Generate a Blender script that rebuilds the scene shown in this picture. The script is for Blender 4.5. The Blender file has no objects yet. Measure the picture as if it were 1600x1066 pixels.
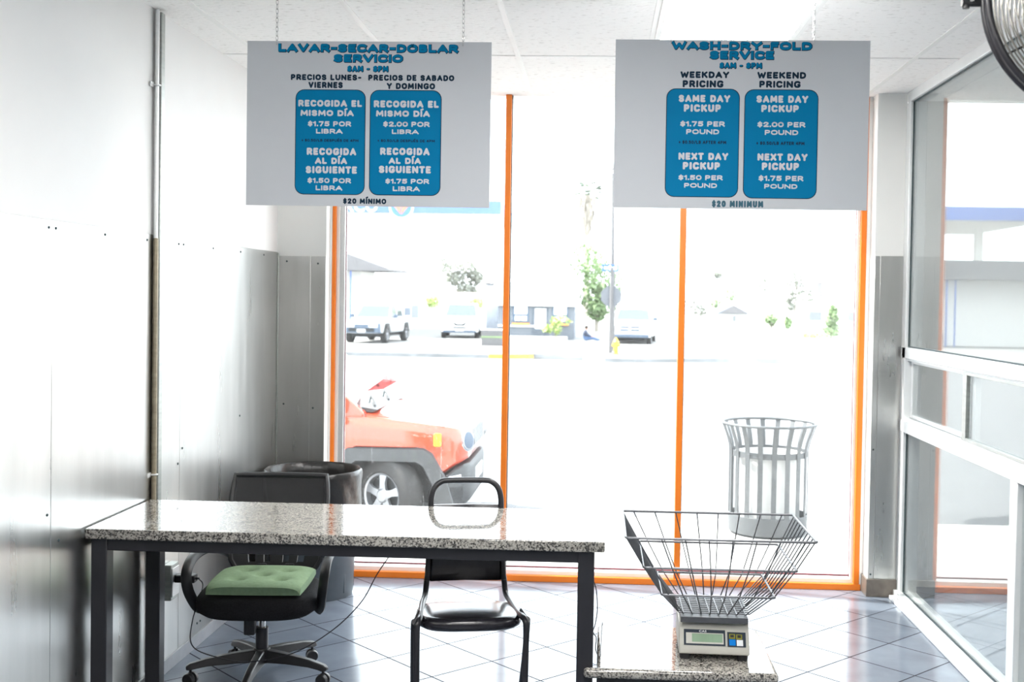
import bpy, bmesh, math, random
from mathutils import Vector, Matrix
PI = math.pi
S = bpy.context.scene
COL = S.collection

# ------------------------------------------------------------------ camera, sky, sun, exposure
cam_d = bpy.data.cameras.new('camera'); cam = bpy.data.objects.new('camera', cam_d); COL.objects.link(cam)
S.camera = cam
F_PX, PITCH, ROLL, YAW = 1774.0, 0.0225, 0.0161, 0.0459
cam_d.sensor_width = 36.0; cam_d.sensor_fit = 'HORIZONTAL'
cam_d.lens = F_PX / 1600 * 36
cam_d.shift_x = -56 / 1600; cam_d.shift_y = -29 / 1600
f0 = Vector((0, math.cos(PITCH), -math.sin(PITCH))); r0 = Vector((1, 0, 0)); u0 = r0.cross(f0)
rr = r0 * math.cos(ROLL) + u0 * math.sin(ROLL); uu = -r0 * math.sin(ROLL) + u0 * math.cos(ROLL)
rot = Matrix.Rotation(YAW, 3, 'Z')
rr, uu, ff = rot @ rr, rot @ uu, rot @ f0
m3 = Matrix((rr, uu, -ff)).transposed()
cam.matrix_world = Matrix.Translation((0, 0, 1.6)) @ m3.to_4x4()
cam_d.clip_start = 0.05; cam_d.clip_end = 600
cam_d.dof.use_dof = True; cam_d.dof.focus_distance = 4.15; cam_d.dof.aperture_fstop = 5.0

w = bpy.data.worlds.new('sky'); S.world = w; w.use_nodes = True
bg = w.node_tree.nodes['Background']
bg.inputs['Color'].default_value = (0.90, 0.955, 1.0, 1); bg.inputs['Strength'].default_value = 4.2
sun_d = bpy.data.lights.new('sun', 'SUN'); sun = bpy.data.objects.new('sun', sun_d); COL.objects.link(sun)
sun_d.energy = 15.0; sun_d.angle = 0.01; sun_d.color = (1.0, 0.95, 0.88)
sun.rotation_euler = Vector((0.70, -0.17, -0.80)).to_track_quat('-Z', 'Y').to_euler()
S.view_settings.view_transform = 'Standard'; S.view_settings.look = 'None'
S.view_settings.gamma = 1.0; S.view_settings.exposure = 0.8
S.view_settings.use_curve_mapping = False
S.cycles.use_denoising = True
S.cycles.max_bounces = 10; S.cycles.diffuse_bounces = 5; S.cycles.glossy_bounces = 5
S.cycles.transparent_max_bounces = 24
S.cycles.sample_clamp_indirect = 8.0
S.cycles.caustics_reflective = False

# ------------------------------------------------------------------ materials
def nodes(name):
    m = bpy.data.materials.new(name); m.use_nodes = True
    return m, m.node_tree.nodes, m.node_tree.links, m.node_tree.nodes['Principled BSDF']

def pm(name, col, rough=0.5, metal=0.0, var=0.06, scale=9.0, bump=0.0, stretch=None, spec=0.5, coat=0.0, rvar=0.0):
    """principled surface whose colour (and roughness) varies a little with noise"""
    m, n, l, b = nodes(name)
    tc = n.new('ShaderNodeTexCoord'); mp = n.new('ShaderNodeMapping'); nz = n.new('ShaderNodeTexNoise')
    if stretch: mp.inputs['Scale'].default_value = stretch
    nz.inputs['Scale'].default_value = scale; nz.inputs['Detail'].default_value = 4
    l.new(tc.outputs['Object'], mp.inputs[0]); l.new(mp.outputs[0], nz.inputs['Vector'])
    cr = n.new('ShaderNodeValToRGB')
    cr.color_ramp.elements[0].position = 0.3; cr.color_ramp.elements[1].position = 0.7
    cr.color_ramp.elements[0].color = tuple(c * (1 - var) for c in col) + (1,)
    cr.color_ramp.elements[1].color = tuple(min(1, c * (1 + var)) for c in col) + (1,)
    l.new(nz.outputs['Fac'], cr.inputs[0]); l.new(cr.outputs[0], b.inputs['Base Color'])
    b.inputs['Roughness'].default_value = rough; b.inputs['Metallic'].default_value = metal
    b.inputs['Specular IOR Level'].default_value = spec; b.inputs['Coat Weight'].default_value = coat
    b.inputs['Coat Roughness'].default_value = 0.05
    if rvar:
        mr = n.new('ShaderNodeMapRange'); mr.inputs['To Min'].default_value = rough - rvar; mr.inputs['To Max'].default_value = rough + rvar
        l.new(nz.outputs['Fac'], mr.inputs['Value']); l.new(mr.outputs[0], b.inputs['Roughness'])
    if bump:
        bp = n.new('ShaderNodeBump'); bp.inputs['Strength'].default_value = bump; bp.inputs['Distance'].default_value = 0.01
        l.new(nz.outputs['Fac'], bp.inputs['Height']); l.new(bp.outputs[0], b.inputs['Normal'])
    return m

def math_node(n, l, op, a, b=None):
    x = n.new('ShaderNodeMath'); x.operation = op
    for i, v in enumerate((a, b)):
        if v is None: continue
        if hasattr(v, 'links'): l.new(v, x.inputs[i])
        else: x.inputs[i].default_value = v
    return x.outputs[0]

def floor_mat():
    m, n, l, b = nodes('floor_tiles')
    geo = n.new('ShaderNodeNewGeometry'); mp = n.new('ShaderNodeMapping'); mp.vector_type = 'TEXTURE'
    s = 0.3224
    mp.inputs['Location'].default_value = (-1.1253, 5.6135, 0); mp.inputs['Rotation'].default_value = (0, 0, -PI / 4 - 0.0096)
    mp.inputs['Scale'].default_value = (s, s, s)
    l.new(geo.outputs['Position'], mp.inputs[0])
    sp = n.new('ShaderNodeSeparateXYZ'); l.new(mp.outputs[0], sp.inputs[0])
    def edge(o):
        f = math_node(n, l, 'FRACT', o); d = math_node(n, l, 'SUBTRACT', f, 0.5); a = math_node(n, l, 'ABSOLUTE', d)
        return math_node(n, l, 'GREATER_THAN', a, 0.4895)
    g = math_node(n, l, 'MAXIMUM', edge(sp.outputs[0]), edge(sp.outputs[1]))
    fl = n.new('ShaderNodeVectorMath'); fl.operation = 'FLOOR'; l.new(mp.outputs[0], fl.inputs[0])
    wn = n.new('ShaderNodeTexWhiteNoise'); wn.noise_dimensions = '2D'; l.new(fl.outputs[0], wn.inputs['Vector'])
    nz = n.new('ShaderNodeTexNoise'); nz.inputs['Scale'].default_value = 5; nz.inputs['Detail'].default_value = 6
    l.new(geo.outputs['Position'], nz.inputs['Vector'])
    mixv = math_node(n, l, 'MULTIPLY', wn.outputs['Value'], 0.25); mixv = math_node(n, l, 'ADD', mixv, nz.outputs['Fac'])
    cr = n.new('ShaderNodeValToRGB'); l.new(mixv, cr.inputs[0])
    cr.color_ramp.elements[0].position = 0.3; cr.color_ramp.elements[1].position = 0.95
    cr.color_ramp.elements[0].color = (0.13, 0.155, 0.195, 1); cr.color_ramp.elements[1].color = (0.205, 0.235, 0.285, 1)
    mx = n.new('ShaderNodeMix'); mx.data_type = 'RGBA'; l.new(g, mx.inputs[0]); l.new(cr.outputs[0], mx.inputs[6])
    mx.inputs[7].default_value = (0.035, 0.037, 0.047, 1); l.new(mx.outputs[2], b.inputs['Base Color'])
    l.new(math_node(n, l, 'MULTIPLY', math_node(n, l, 'SUBTRACT', 1.0, g), 0.5), b.inputs['Specular IOR Level']); r = math_node(n, l, 'MULTIPLY', g, 0.7); r = math_node(n, l, 'ADD', r, 0.16); l.new(r, b.inputs['Roughness'])
    bp = n.new('ShaderNodeBump'); bp.inputs['Strength'].default_value = 0.25; bp.inputs['Distance'].default_value = 0.003
    inv = math_node(n, l, 'SUBTRACT', 1.0, g); l.new(inv, bp.inputs['Height']); l.new(bp.outputs[0], b.inputs['Normal'])
    return m

def granite_mat():
    m, n, l, b = nodes('speckled_granite')
    tc = n.new('ShaderNodeTexCoord')
    v = n.new('ShaderNodeTexVoronoi'); v.inputs['Scale'].default_value = 210; l.new(tc.outputs['Object'], v.inputs['Vector'])
    nz = n.new('ShaderNodeTexNoise'); nz.inputs['Scale'].default_value = 150; nz.inputs['Detail'].default_value = 3; l.new(tc.outputs['Object'], nz.inputs['Vector'])
    n2 = n.new('ShaderNodeTexNoise'); n2.inputs['Scale'].default_value = 22; n2.inputs['Detail'].default_value = 3; l.new(tc.outputs['Object'], n2.inputs['Vector'])
    sx = n.new('ShaderNodeSeparateColor'); l.new(v.outputs['Color'], sx.inputs[0])
    a = math_node(n, l, 'MULTIPLY', sx.outputs[0], 0.45); a = math_node(n, l, 'ADD', a, nz.outputs['Fac'])
    a = math_node(n, l, 'ADD', a, math_node(n, l, 'MULTIPLY', n2.outputs['Fac'], 0.35)); a = math_node(n, l, 'MULTIPLY', a, 0.62)
    cr = n.new('ShaderNodeValToRGB'); l.new(a, cr.inputs[0]); e = cr.color_ramp.elements
    e[0].position = 0.36; e[0].color = (0.012, 0.011, 0.011, 1); e[1].position = 0.62; e[1].color = (0.40, 0.38, 0.34, 1)
    x = e.new(0.48); x.color = (0.10, 0.096, 0.092, 1); x = e.new(0.54); x.color = (0.24, 0.225, 0.20, 1)
    l.new(cr.outputs[0], b.inputs['Base Color']); b.inputs['Roughness'].default_value = 0.07
    b.inputs['Specular IOR Level'].default_value = 0.7
    return m

def steel_mat():
    m, n, l, b = nodes('brushed_steel_sheet')
    tc = n.new('ShaderNodeTexCoord'); mp = n.new('ShaderNodeMapping'); mp.inputs['Scale'].default_value = (5, 5, 0.7)
    l.new(tc.outputs['Object'], mp.inputs[0])
    nz = n.new('ShaderNodeTexNoise'); nz.inputs['Scale'].default_value = 2.2; nz.inputs['Detail'].default_value = 6; l.new(mp.outputs[0], nz.inputs['Vector'])
    mp2 = n.new('ShaderNodeMapping'); mp2.inputs['Scale'].default_value = (90, 90, 1.2); l.new(tc.outputs['Object'], mp2.inputs[0])
    n2 = n.new('ShaderNodeTexNoise'); n2.inputs['Scale'].default_value = 3; n2.inputs['Detail'].default_value = 3; l.new(mp2.outputs[0], n2.inputs['Vector'])
    cr = n.new('ShaderNodeValToRGB'); l.new(nz.outputs['Fac'], cr.inputs[0])
    cr.color_ramp.elements[0].position = 0.3; cr.color_ramp.elements[1].position = 0.75
    cr.color_ramp.elements[0].color = (0.53, 0.53, 0.515, 1); cr.color_ramp.elements[1].color = (0.62, 0.615, 0.60, 1)
    l.new(cr.outputs[0], b.inputs['Base Color']); b.inputs['Metallic'].default_value = 1.0
    mr = n.new('ShaderNodeMapRange'); mr.inputs['To Min'].default_value = 0.24; mr.inputs['To Max'].default_value = 0.34
    l.new(nz.outputs['Fac'], mr.inputs['Value']); l.new(mr.outputs[0], b.inputs['Roughness'])
    bp = n.new('ShaderNodeBump'); bp.inputs['Strength'].default_value = 0.012; bp.inputs['Distance'].default_value = 0.004
    ad = math_node(n, l, 'ADD', nz.outputs['Fac'], math_node(n, l, 'MULTIPLY', n2.outputs['Fac'], 0.12))
    l.new(ad, bp.inputs['Height']); l.new(bp.outputs[0], b.inputs['Normal'])
    return m

def ceiling_mat():
    m, n, l, b = nodes('fissured_ceiling_tile')
    tc = n.new('ShaderNodeTexCoord'); nz = n.new('ShaderNodeTexNoise'); nz.inputs['Scale'].default_value = 55; nz.inputs['Detail'].default_value = 5
    mp = n.new('ShaderNodeMapping'); mp.inputs['Scale'].default_value = (0.55, 1.0, 1.0); l.new(tc.outputs['Object'], mp.inputs[0]); l.new(mp.outputs[0], nz.inputs['Vector'])
    cr = n.new('ShaderNodeValToRGB'); l.new(nz.outputs['Fac'], cr.inputs[0])
    cr.color_ramp.elements[0].position = 0.28; cr.color_ramp.elements[1].position = 0.42
    cr.color_ramp.elements[0].color = (0.68, 0.67, 0.65, 1); cr.color_ramp.elements[1].color = (0.90, 0.895, 0.88, 1)
    l.new(cr.outputs[0], b.inputs['Base Color']); b.inputs['Roughness'].default_value = 0.9
    bp = n.new('ShaderNodeBump'); bp.inputs['Strength'].default_value = 0.35; bp.inputs['Distance'].default_value = 0.01
    l.new(nz.outputs['Fac'], bp.inputs['Height']); l.new(bp.outputs[0], b.inputs['Normal'])
    return m

def glass_mat(name, ior, dust_veil=0.0, tint=(0.95, 0.97, 0.97), streaks=False):
    """thin window glass: see-through, mirror-like at grazing angles, with a thin dusty film put in to veil the view with haze"""
    m, n, l, b = nodes(name); n.remove(b); out = n['Material Output']
    tr = n.new('ShaderNodeBsdfTransparent'); tr.inputs[0].default_value = tint + (1,)
    gl = n.new('ShaderNodeBsdfGlossy'); gl.inputs['Roughness'].default_value = 0.0
    geo = n.new('ShaderNodeNewGeometry'); dt = n.new('ShaderNodeVectorMath'); dt.operation = 'DOT_PRODUCT'
    l.new(geo.outputs['Normal'], dt.inputs[0]); l.new(geo.outputs['Incoming'], dt.inputs[1])
    c = math_node(n, l, 'SUBTRACT', 1.0, math_node(n, l, 'ABSOLUTE', dt.outputs['Value']))     # Schlick, the same from both faces
    f0_ = ((ior - 1) / (ior + 1)) ** 2
    fr = math_node(n, l, 'ADD', math_node(n, l, 'MULTIPLY', math_node(n, l, 'POWER', c, 5.0), 1 - f0_), f0_)
    mx = n.new('ShaderNodeMixShader'); l.new(fr, mx.inputs[0]); l.new(tr.outputs[0], mx.inputs[1]); l.new(gl.outputs[0], mx.inputs[2])
    last = mx.outputs[0]
    if dust_veil:
        tl = n.new('ShaderNodeBsdfTranslucent'); tl.inputs[0].default_value = (0.9, 0.9, 0.9, 1)  # translucent film lays a haze veil over the view
        tc = n.new('ShaderNodeTexCoord'); nz = n.new('ShaderNodeTexNoise'); nz.inputs['Scale'].default_value = 1.6; nz.inputs['Detail'].default_value = 5
        l.new(tc.outputs['Object'], nz.inputs['Vector'])
        f = math_node(n, l, 'MULTIPLY', nz.outputs['Fac'], dust_veil * 2)
        if streaks:   # dried drips and specks low on the pane
            mp = n.new('ShaderNodeMapping'); mp.inputs['Scale'].default_value = (60, 1, 1.3); l.new(tc.outputs['Object'], mp.inputs[0])
            n3 = n.new('ShaderNodeTexNoise'); n3.inputs['Scale'].default_value = 1.6; n3.inputs['Detail'].default_value = 2; l.new(mp.outputs[0], n3.inputs['Vector'])
            st = n.new('ShaderNodeMapRange'); st.inputs['From Min'].default_value = 0.66; st.inputs['From Max'].default_value = 0.74; l.new(n3.outputs['Fac'], st.inputs['Value'])
            vo = n.new('ShaderNodeTexVoronoi'); vo.inputs['Scale'].default_value = 34; l.new(tc.outputs['Object'], vo.inputs['Vector'])
            sk = n.new('ShaderNodeMapRange'); sk.inputs['From Min'].default_value = 0.13; sk.inputs['From Max'].default_value = 0.09; l.new(vo.outputs['Distance'], sk.inputs['Value'])
            sep = n.new('ShaderNodeSeparateXYZ'); l.new(tc.outputs['Object'], sep.inputs[0])
            zz = n.new('ShaderNodeMapRange'); zz.inputs['From Min'].default_value = 1.15; zz.inputs['From Max'].default_value = 0.75; l.new(sep.outputs[2], zz.inputs['Value'])
            xx = n.new('ShaderNodeMapRange'); xx.inputs['From Min'].default_value = -0.65; xx.inputs['From Max'].default_value = -0.8; l.new(sep.outputs[0], xx.inputs['Value'])
            k = math_node(n, l, 'ADD', math_node(n, l, 'MULTIPLY', st.outputs[0], 0.05), math_node(n, l, 'MULTIPLY', sk.outputs[0], 0.12))
            k = math_node(n, l, 'MULTIPLY', math_node(n, l, 'MULTIPLY', k, zz.outputs[0]), xx.outputs[0])
            f = math_node(n, l, 'ADD', f, k)
        m2 = n.new('ShaderNodeMixShader'); l.new(f, m2.inputs[0]); l.new(last, m2.inputs[1]); l.new(tl.outputs[0], m2.inputs[2]); last = m2.outputs[0]
    l.new(last, out.inputs[0])
    return m

def emit_mat(name, col, s):
    m, n, l, b = nodes(name)
    b.inputs['Base Color'].default_value = (0.8, 0.8, 0.8, 1)
    b.inputs['Emission Color'].default_value = col + (1,); b.inputs['Emission Strength'].default_value = s
    return m

def mesh_fabric_mat():
    m, n, l, b = nodes('woven_mesh_black'); out = n['Material Output']
    b.inputs['Base Color'].default_value = (0.02, 0.02, 0.022, 1); b.inputs['Roughness'].default_value = 0.7
    tr = n.new('ShaderNodeBsdfTransparent'); mx = n.new('ShaderNodeMixShader')
    tc = n.new('ShaderNodeTexCoord'); wv = n.new('ShaderNodeTexChecker'); wv.inputs['Scale'].default_value = 700; l.new(tc.outputs['Object'], wv.inputs['Vector'])
    f = math_node(n, l, 'MULTIPLY', wv.outputs['Fac'], 0.34); l.new(f, mx.inputs[0])
    l.new(b.outputs[0], mx.inputs[1]); l.new(tr.outputs[0], mx.inputs[2]); l.new(mx.outputs[0], out.inputs[0])
    return m

M = {}
M['floor'] = floor_mat(); M['granite'] = granite_mat(); M['steel'] = steel_mat(); M['ceiling'] = ceiling_mat()
M['glass_front'] = glass_mat('front_window_glass', 1.45, 0.008, streaks=True)
M['glass_side'] = glass_mat('side_window_glass', 1.9, 0.008)
M['wall'] = pm('white_wall_paint', (0.80, 0.80, 0.79), 0.55, var=0.015, scale=3)
M['stub'] = pm('offwhite_wall_paint', (0.80, 0.80, 0.775), 0.6, var=0.015, scale=3)
M['white_metal'] = pm('white_enamel', (0.82, 0.82, 0.80), 0.4, var=0.02)
M['alu'] = pm('clear_aluminium', (0.72, 0.73, 0.73), 0.38, 0.6, var=0.04, stretch=(1, 1, 12), scale=30)
M['alu_white'] = pm('pale_anodised_frame', (0.78, 0.80, 0.80), 0.35, 0.2, var=0.03)
M['orange'] = pm('orange_frame_paint', (0.83, 0.20, 0.012), 0.38, var=0.05, scale=6)
M['red'] = pm('dark_red_bead', (0.16, 0.03, 0.04), 0.5)
M['gasket'] = pm('dark_rubber_gasket', (0.03, 0.05, 0.055), 0.6)
M['base_brown'] = pm('brown_tile_base', (0.145, 0.125, 0.105), 0.35, var=0.15, scale=25)
M['base_grey'] = pm('grey_tile_base', (0.32, 0.335, 0.36), 0.3, var=0.1, scale=12)
M['black_metal'] = pm('black_powder_coat', (0.018, 0.018, 0.022), 0.35, var=0.1)
M['black_plastic'] = pm('black_plastic', (0.016, 0.016, 0.018), 0.42, var=0.1)
M['black_fabric'] = pm('black_seat_fabric', (0.012, 0.012, 0.014), 0.9, var=0.25, scale=160, bump=0.2, spec=0.2)
M['vinyl'] = pm('black_vinyl', (0.018, 0.017, 0.022), 0.22, var=0.1, scale=40, bump=0.05)
M['mesh'] = mesh_fabric_mat()
M['sage'] = pm('sage_green_cloth', (0.27, 0.385, 0.235), 0.9, var=0.07, scale=60, bump=0.1, spec=0.2)
M['chrome'] = pm('bright_steel_wire', (0.62, 0.62, 0.62), 0.25, 1.0, var=0.03)
M['wire'] = pm('galvanised_wire', (0.13, 0.135, 0.145), 0.4, 0.6, var=0.05, scale=40)
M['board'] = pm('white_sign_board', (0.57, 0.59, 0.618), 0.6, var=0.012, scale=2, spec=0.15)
M['sign_blue'] = pm('sign_blue_print', (0.0, 0.185, 0.385), 0.6, var=0.03, spec=0.08)
M['sign_navy'] = pm('sign_dark_print', (0.012, 0.03, 0.055), 0.6, var=0.05, spec=0.08)
M['sign_teal'] = pm('sign_teal_print', (0.02, 0.10, 0.15), 0.5, var=0.05)
M['sign_white'] = pm('sign_white_print', (0.62, 0.635, 0.66), 0.6, var=0.015, spec=0.1)
M['lamp'] = emit_mat('troffer_diffuser', (1.0, 0.98, 0.95), 17.5)
M['bin_grey'] = pm('grey_bin_plastic', (0.07, 0.085, 0.10), 0.45, var=0.08, scale=14)
M['liner'] = pm('black_bin_bag', (0.012, 0.011, 0.011), 0.28, var=0.2, scale=20, bump=0.3)
M['scale_body'] = pm('warm_grey_scale_plastic', (0.50, 0.49, 0.44), 0.5, var=0.02)
M['scale_panel'] = pm('dark_display_panel', (0.03, 0.04, 0.055), 0.6, spec=0.15)
M['lcd'] = pm('grey_green_display', (0.25, 0.36, 0.25), 0.6, spec=0.15, var=0.06, stretch=(8, 1, 1), scale=4)
M['key_olive'] = pm('olive_key', (0.22, 0.21, 0.03), 0.6, spec=0.15)
M['key_blue'] = pm('blue_key', (0.0, 0.19, 0.62), 0.6, spec=0.15)
M['key_white'] = pm('white_key', (0.7, 0.72, 0.74), 0.4)
M['galv'] = pm('galvanised_channel', (0.38, 0.40, 0.38), 0.4, 0.8, var=0.1, stretch=(1, 1, 6), scale=12)
M['brass_pipe'] = pm('weathered_pipe', (0.30, 0.26, 0.19), 0.4, 0.7, var=0.15, stretch=(1, 1, 5), scale=14)
M['tan'] = pm('tan_plastic', (0.40, 0.36, 0.28), 0.5)
M['cord'] = pm('black_cord', (0.015, 0.015, 0.02), 0.5)
M['fan_wire'] = pm('fan_guard_wire', (0.34, 0.33, 0.30), 0.4, 0.8)
M['fan_blade'] = pm('fan_blade_metal', (0.55, 0.53, 0.46), 0.4, 0.5)
# outdoors
M['road'] = pm('worn_asphalt', (0.115, 0.118, 0.124), 0.9, var=0.12, scale=2.5)
M['concrete'] = pm('pale_concrete', (0.20, 0.198, 0.195), 0.9, var=0.08, scale=3)
M['walk'] = pm('sidewalk_concrete', (0.38, 0.375, 0.365), 0.9, var=0.08, scale=3)
M['back_paint'] = pm('grey_back_wall_paint', (0.26, 0.26, 0.255), 0.6, var=0.03)
M['curb'] = pm('grey_curb', (0.19, 0.195, 0.20), 0.9, var=0.25, scale=3)
M['curb_yellow'] = pm('yellow_curb_paint', (0.75, 0.42, 0.05), 0.8)
M['jeep'] = pm('orange_car_paint', (0.42, 0.042, 0.010), 0.28, var=0.02, coat=1.0)
M['clad'] = pm('dark_grey_cladding', (0.036, 0.038, 0.041), 0.5, var=0.08)
M['tyre'] = pm('tyre_rubber', (0.024, 0.023, 0.023), 0.85, var=0.15, scale=30)
M['rim'] = pm('alloy_rim', (0.30, 0.31, 0.33), 0.35, 0.7)
M['dark'] = pm('dark_recess', (0.012, 0.013, 0.015), 0.7)
M['amber'] = pm('amber_lens', (0.85, 0.30, 0.01), 0.25)
M['lens'] = pm('headlamp_lens', (0.65, 0.68, 0.72), 0.08, 0.3)
M['car_glass'] = pm('car_glass', (0.06, 0.075, 0.075), 0.06, var=0.1)
M['pale_window'] = pm('pale_window_glass', (0.20, 0.215, 0.225), 0.3)
M['car_white'] = pm('white_car_paint', (0.78, 0.79, 0.80), 0.3, coat=0.6, var=0.02)
M['car_silver'] = pm('champagne_car_paint', (0.34, 0.35, 0.36), 0.3, 0.2, coat=0.6, var=0.02)
M['car_grey'] = pm('bluish_trim_and_nose_shade', (0.06, 0.085, 0.125), 0.5, var=0.05)  # grey trim, and the shade put on the pickup's nose
M['plate'] = pm('licence_plate', (0.75, 0.76, 0.78), 0.4)
M['galv_can'] = pm('steel_slat', (0.05, 0.054, 0.058), 0.5, 0.1, var=0.05)
M['can_in'] = pm('inner_can_steel', (0.42, 0.42, 0.42), 0.7, 0.0)
M['leaf'] = pm('pale_leaves', (0.17, 0.25, 0.11), 0.7, var=0.35, scale=1.2)
M['leaf_hazed'] = pm('haze_paled_leaves', (0.20, 0.21, 0.175), 0.7, var=0.3, scale=1.0)  # leaf colour paled to stand in for haze over distant trees
M['palm_leaf'] = pm('palm_fronds', (0.085, 0.12, 0.075), 0.7, var=0.2, scale=2.0)
M['leaf_lime'] = pm('lime_leaves', (0.27, 0.36, 0.10), 0.7, var=0.3, scale=2.0)
M['bark'] = pm('pale_bark', (0.30, 0.27, 0.23), 0.9, var=0.2, scale=6)
M['stucco'] = pm('white_stucco', (0.74, 0.73, 0.70), 0.9, var=0.03)
M['stucco_grey'] = pm('grey_stucco', (0.135, 0.15, 0.175), 0.85, var=0.06)
M['doorway_shade'] = pm('shaded_doorway_grey', (0.08, 0.095, 0.12), 0.7)  # shade of the hut's door recess put into the colour
M['roof'] = pm('tan_shingles', (0.17, 0.145, 0.135), 0.9, var=0.1, scale=5)
M['blue_frame'] = pm('blue_grey_frame', (0.05, 0.085, 0.14), 0.5)
M['canopy_blue'] = pm('canopy_blue', (0.08, 0.15, 0.42), 0.5)
M['canopy_red'] = pm('emblem_coral', (0.75, 0.16, 0.10), 0.5)
M['emblem_blue'] = pm('emblem_blue', (0.06, 0.16, 0.36), 0.5)
M['white_print'] = pm('white_print', (0.85, 0.86, 0.88), 0.5)
M['street_blue'] = pm('street_sign_blue', (0.03, 0.10, 0.30), 0.5)
M['sign_back'] = pm('bare_sign_back', (0.12, 0.128, 0.145), 0.6, 0.1)
M['pole'] = pm('grey_pole', (0.10, 0.097, 0.10), 0.6)
M['hydrant'] = pm('yellow_hydrant', (0.85, 0.52, 0.03), 0.5)
M['cloth_dark'] = pm('dark_blue_cloth', (0.035, 0.045, 0.075), 0.9)
M['denim'] = pm('blue_denim', (0.06, 0.11, 0.22), 0.9)
M['skin'] = pm('skin', (0.35, 0.20, 0.14), 0.6)
M['hair'] = pm('dark_hair', (0.02, 0.015, 0.012), 0.8)
M['orange_sill'] = pm('orange_ledge', (0.70, 0.28, 0.08), 0.6)
M['chimney'] = pm('grey_brick', (0.15, 0.145, 0.15), 0.9)
M['paper_red'] = pm('red_white_flyer', (0.45, 0.10, 0.10), 0.6, var=0.9, scale=22)

# ------------------------------------------------------------------ mesh helpers
class MB:
    """collects shapes and links them as one mesh object"""
    def __init__(s): s.v = []; s.f = []; s.mi = []; s.cur = 0
    def add(s, vs, fs):
        o = len(s.v); s.v += [tuple(p) for p in vs]; s.f += [tuple(i + o for i in q) for q in fs]; s.mi += [s.cur] * len(fs)
        return s
    def box(s, x0, x1, y0, y1, z0, z1, mat=None):
        vs = [(x, y, z) for x in (x0, x1) for y in (y0, y1) for z in (z0, z1)]
        if mat is not None: vs = [mat @ Vector(p) for p in vs]
        return s.add(vs, [(0, 1, 3, 2), (4, 6, 7, 5), (0, 4, 5, 1), (2, 3, 7, 6), (0, 2, 6, 4), (1, 5, 7, 3)])
    def loft(s, rings, cap=True, closed=True):
        n = len(rings[0]); vs = [p for r in rings for p in r]; fs = []
        for i in range(len(rings) - 1):
            for j in range(n if closed else n - 1):
                k = (j + 1) % n; fs.append((i * n + j, i * n + k, (i + 1) * n + k, (i + 1) * n + j))
        if cap: fs.append(tuple(range(n))[::-1]); fs.append(tuple((len(rings) - 1) * n + j for j in range(n)))
        return s.add(vs, fs)
    def tube(s, pts, r, n=8, closed=False, cap=True, sq=1.0):
        P = [Vector(p) for p in pts]; m = len(P); rings = []; up = None
        for i in range(m):
            if closed: t = P[(i + 1) % m] - P[i - 1]
            else: t = P[min(i + 1, m - 1)] - P[max(i - 1, 0)]
            if t.length < 1e-9: t = Vector((0, 0, 1))
            t.normalize()
            if up is None: up = Vector((0, 0, 1)) if abs(t.z) < 0.9 else Vector((1, 0, 0))
            up = up - t * up.dot(t)
            if up.length < 1e-6: up = t.orthogonal()
            up.normalize(); sd = t.cross(up); ri = r[i] if isinstance(r, (list, tuple)) else r
            rings.append([P[i] + (up * math.cos(2 * PI * k / n) + sd * math.sin(2 * PI * k / n) * sq) * ri for k in range(n)])
        if closed: rings.append(rings[0]); cap = False
        return s.loft(rings, cap)
    def cyl(s, p0, p1, r0, r1=None, n=16, cap=True):
        return s.tube([p0, p1], [r0, r0 if r1 is None else r1], n, cap=cap)
    def lathe(s, prof, n=32, c=(0, 0, 0), axis='z', cap=False, wob=None):
        rings = []
        for i, (r, z) in enumerate(prof):
            ring = []
            for k in range(n):
                a = 2 * PI * k / n; q = r + (wob(i, a) if wob else 0)
                x, y = q * math.cos(a), q * math.sin(a)
                p = (x, y, z) if axis == 'z' else ((x, z, y) if axis == 'y' else (z, x, y))
                ring.append((p[0] + c[0], p[1] + c[1], p[2] + c[2]))
            rings.append(ring)
        return s.loft(rings, cap)
    def prism(s, poly, d0, d1, plane='xz'):
        f = {'xz': lambda a, b, d: (a, d, b), 'xy': lambda a, b, d: (a, b, d), 'yz': lambda a, b, d: (d, a, b)}[plane]
        return s.loft([[f(a, b, d0) for a, b in poly], [f(a, b, d1) for a, b in poly]])
    def ball(s, c, r, n=12):
        if not isinstance(r, (tuple, list)): r = (r, r, r)
        rings = [[(c[0] + r[0] * math.sin(PI * i / n) * math.cos(2 * PI * k / (2 * n)), c[1] + r[1] * math.sin(PI * i / n) * math.sin(2 * PI * k / (2 * n)), c[2] + r[2] * math.cos(PI * i / n)) for k in range(2 * n)] for i in range(1, n)]
        return s.loft(rings)
    def build(s, name, mat, parent=None, loc=None, rot=None, smooth=38, bevel=0, seg=2, sub=0):
        me = bpy.data.meshes.new(name); me.from_pydata(s.v, [], s.f)
        for m in (mat if isinstance(mat, list) else [mat]): me.materials.append(m)
        me.polygons.foreach_set('material_index', s.mi)
        bm = bmesh.new(); bm.from_mesh(me); bmesh.ops.recalc_face_normals(bm, faces=bm.faces); bm.to_mesh(me); bm.free()
        if smooth:
            me.polygons.foreach_set('use_smooth', [True] * len(me.polygons)); me.set_sharp_from_angle(angle=math.radians(smooth))
        o = bpy.data.objects.new(name, me); COL.objects.link(o)
        if parent: o.parent = parent
        if loc: o.location = loc
        if rot: o.rotation_euler = rot
        if bevel:
            b = o.modifiers.new('bevel', 'BEVEL'); b.width = bevel; b.segments = seg; b.limit_method = 'ANGLE'; b.angle_limit = math.radians(35); b.harden_normals = False
        if sub:
            b = o.modifiers.new('subdivision', 'SUBSURF'); b.levels = b.render_levels = sub
        return o

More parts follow.
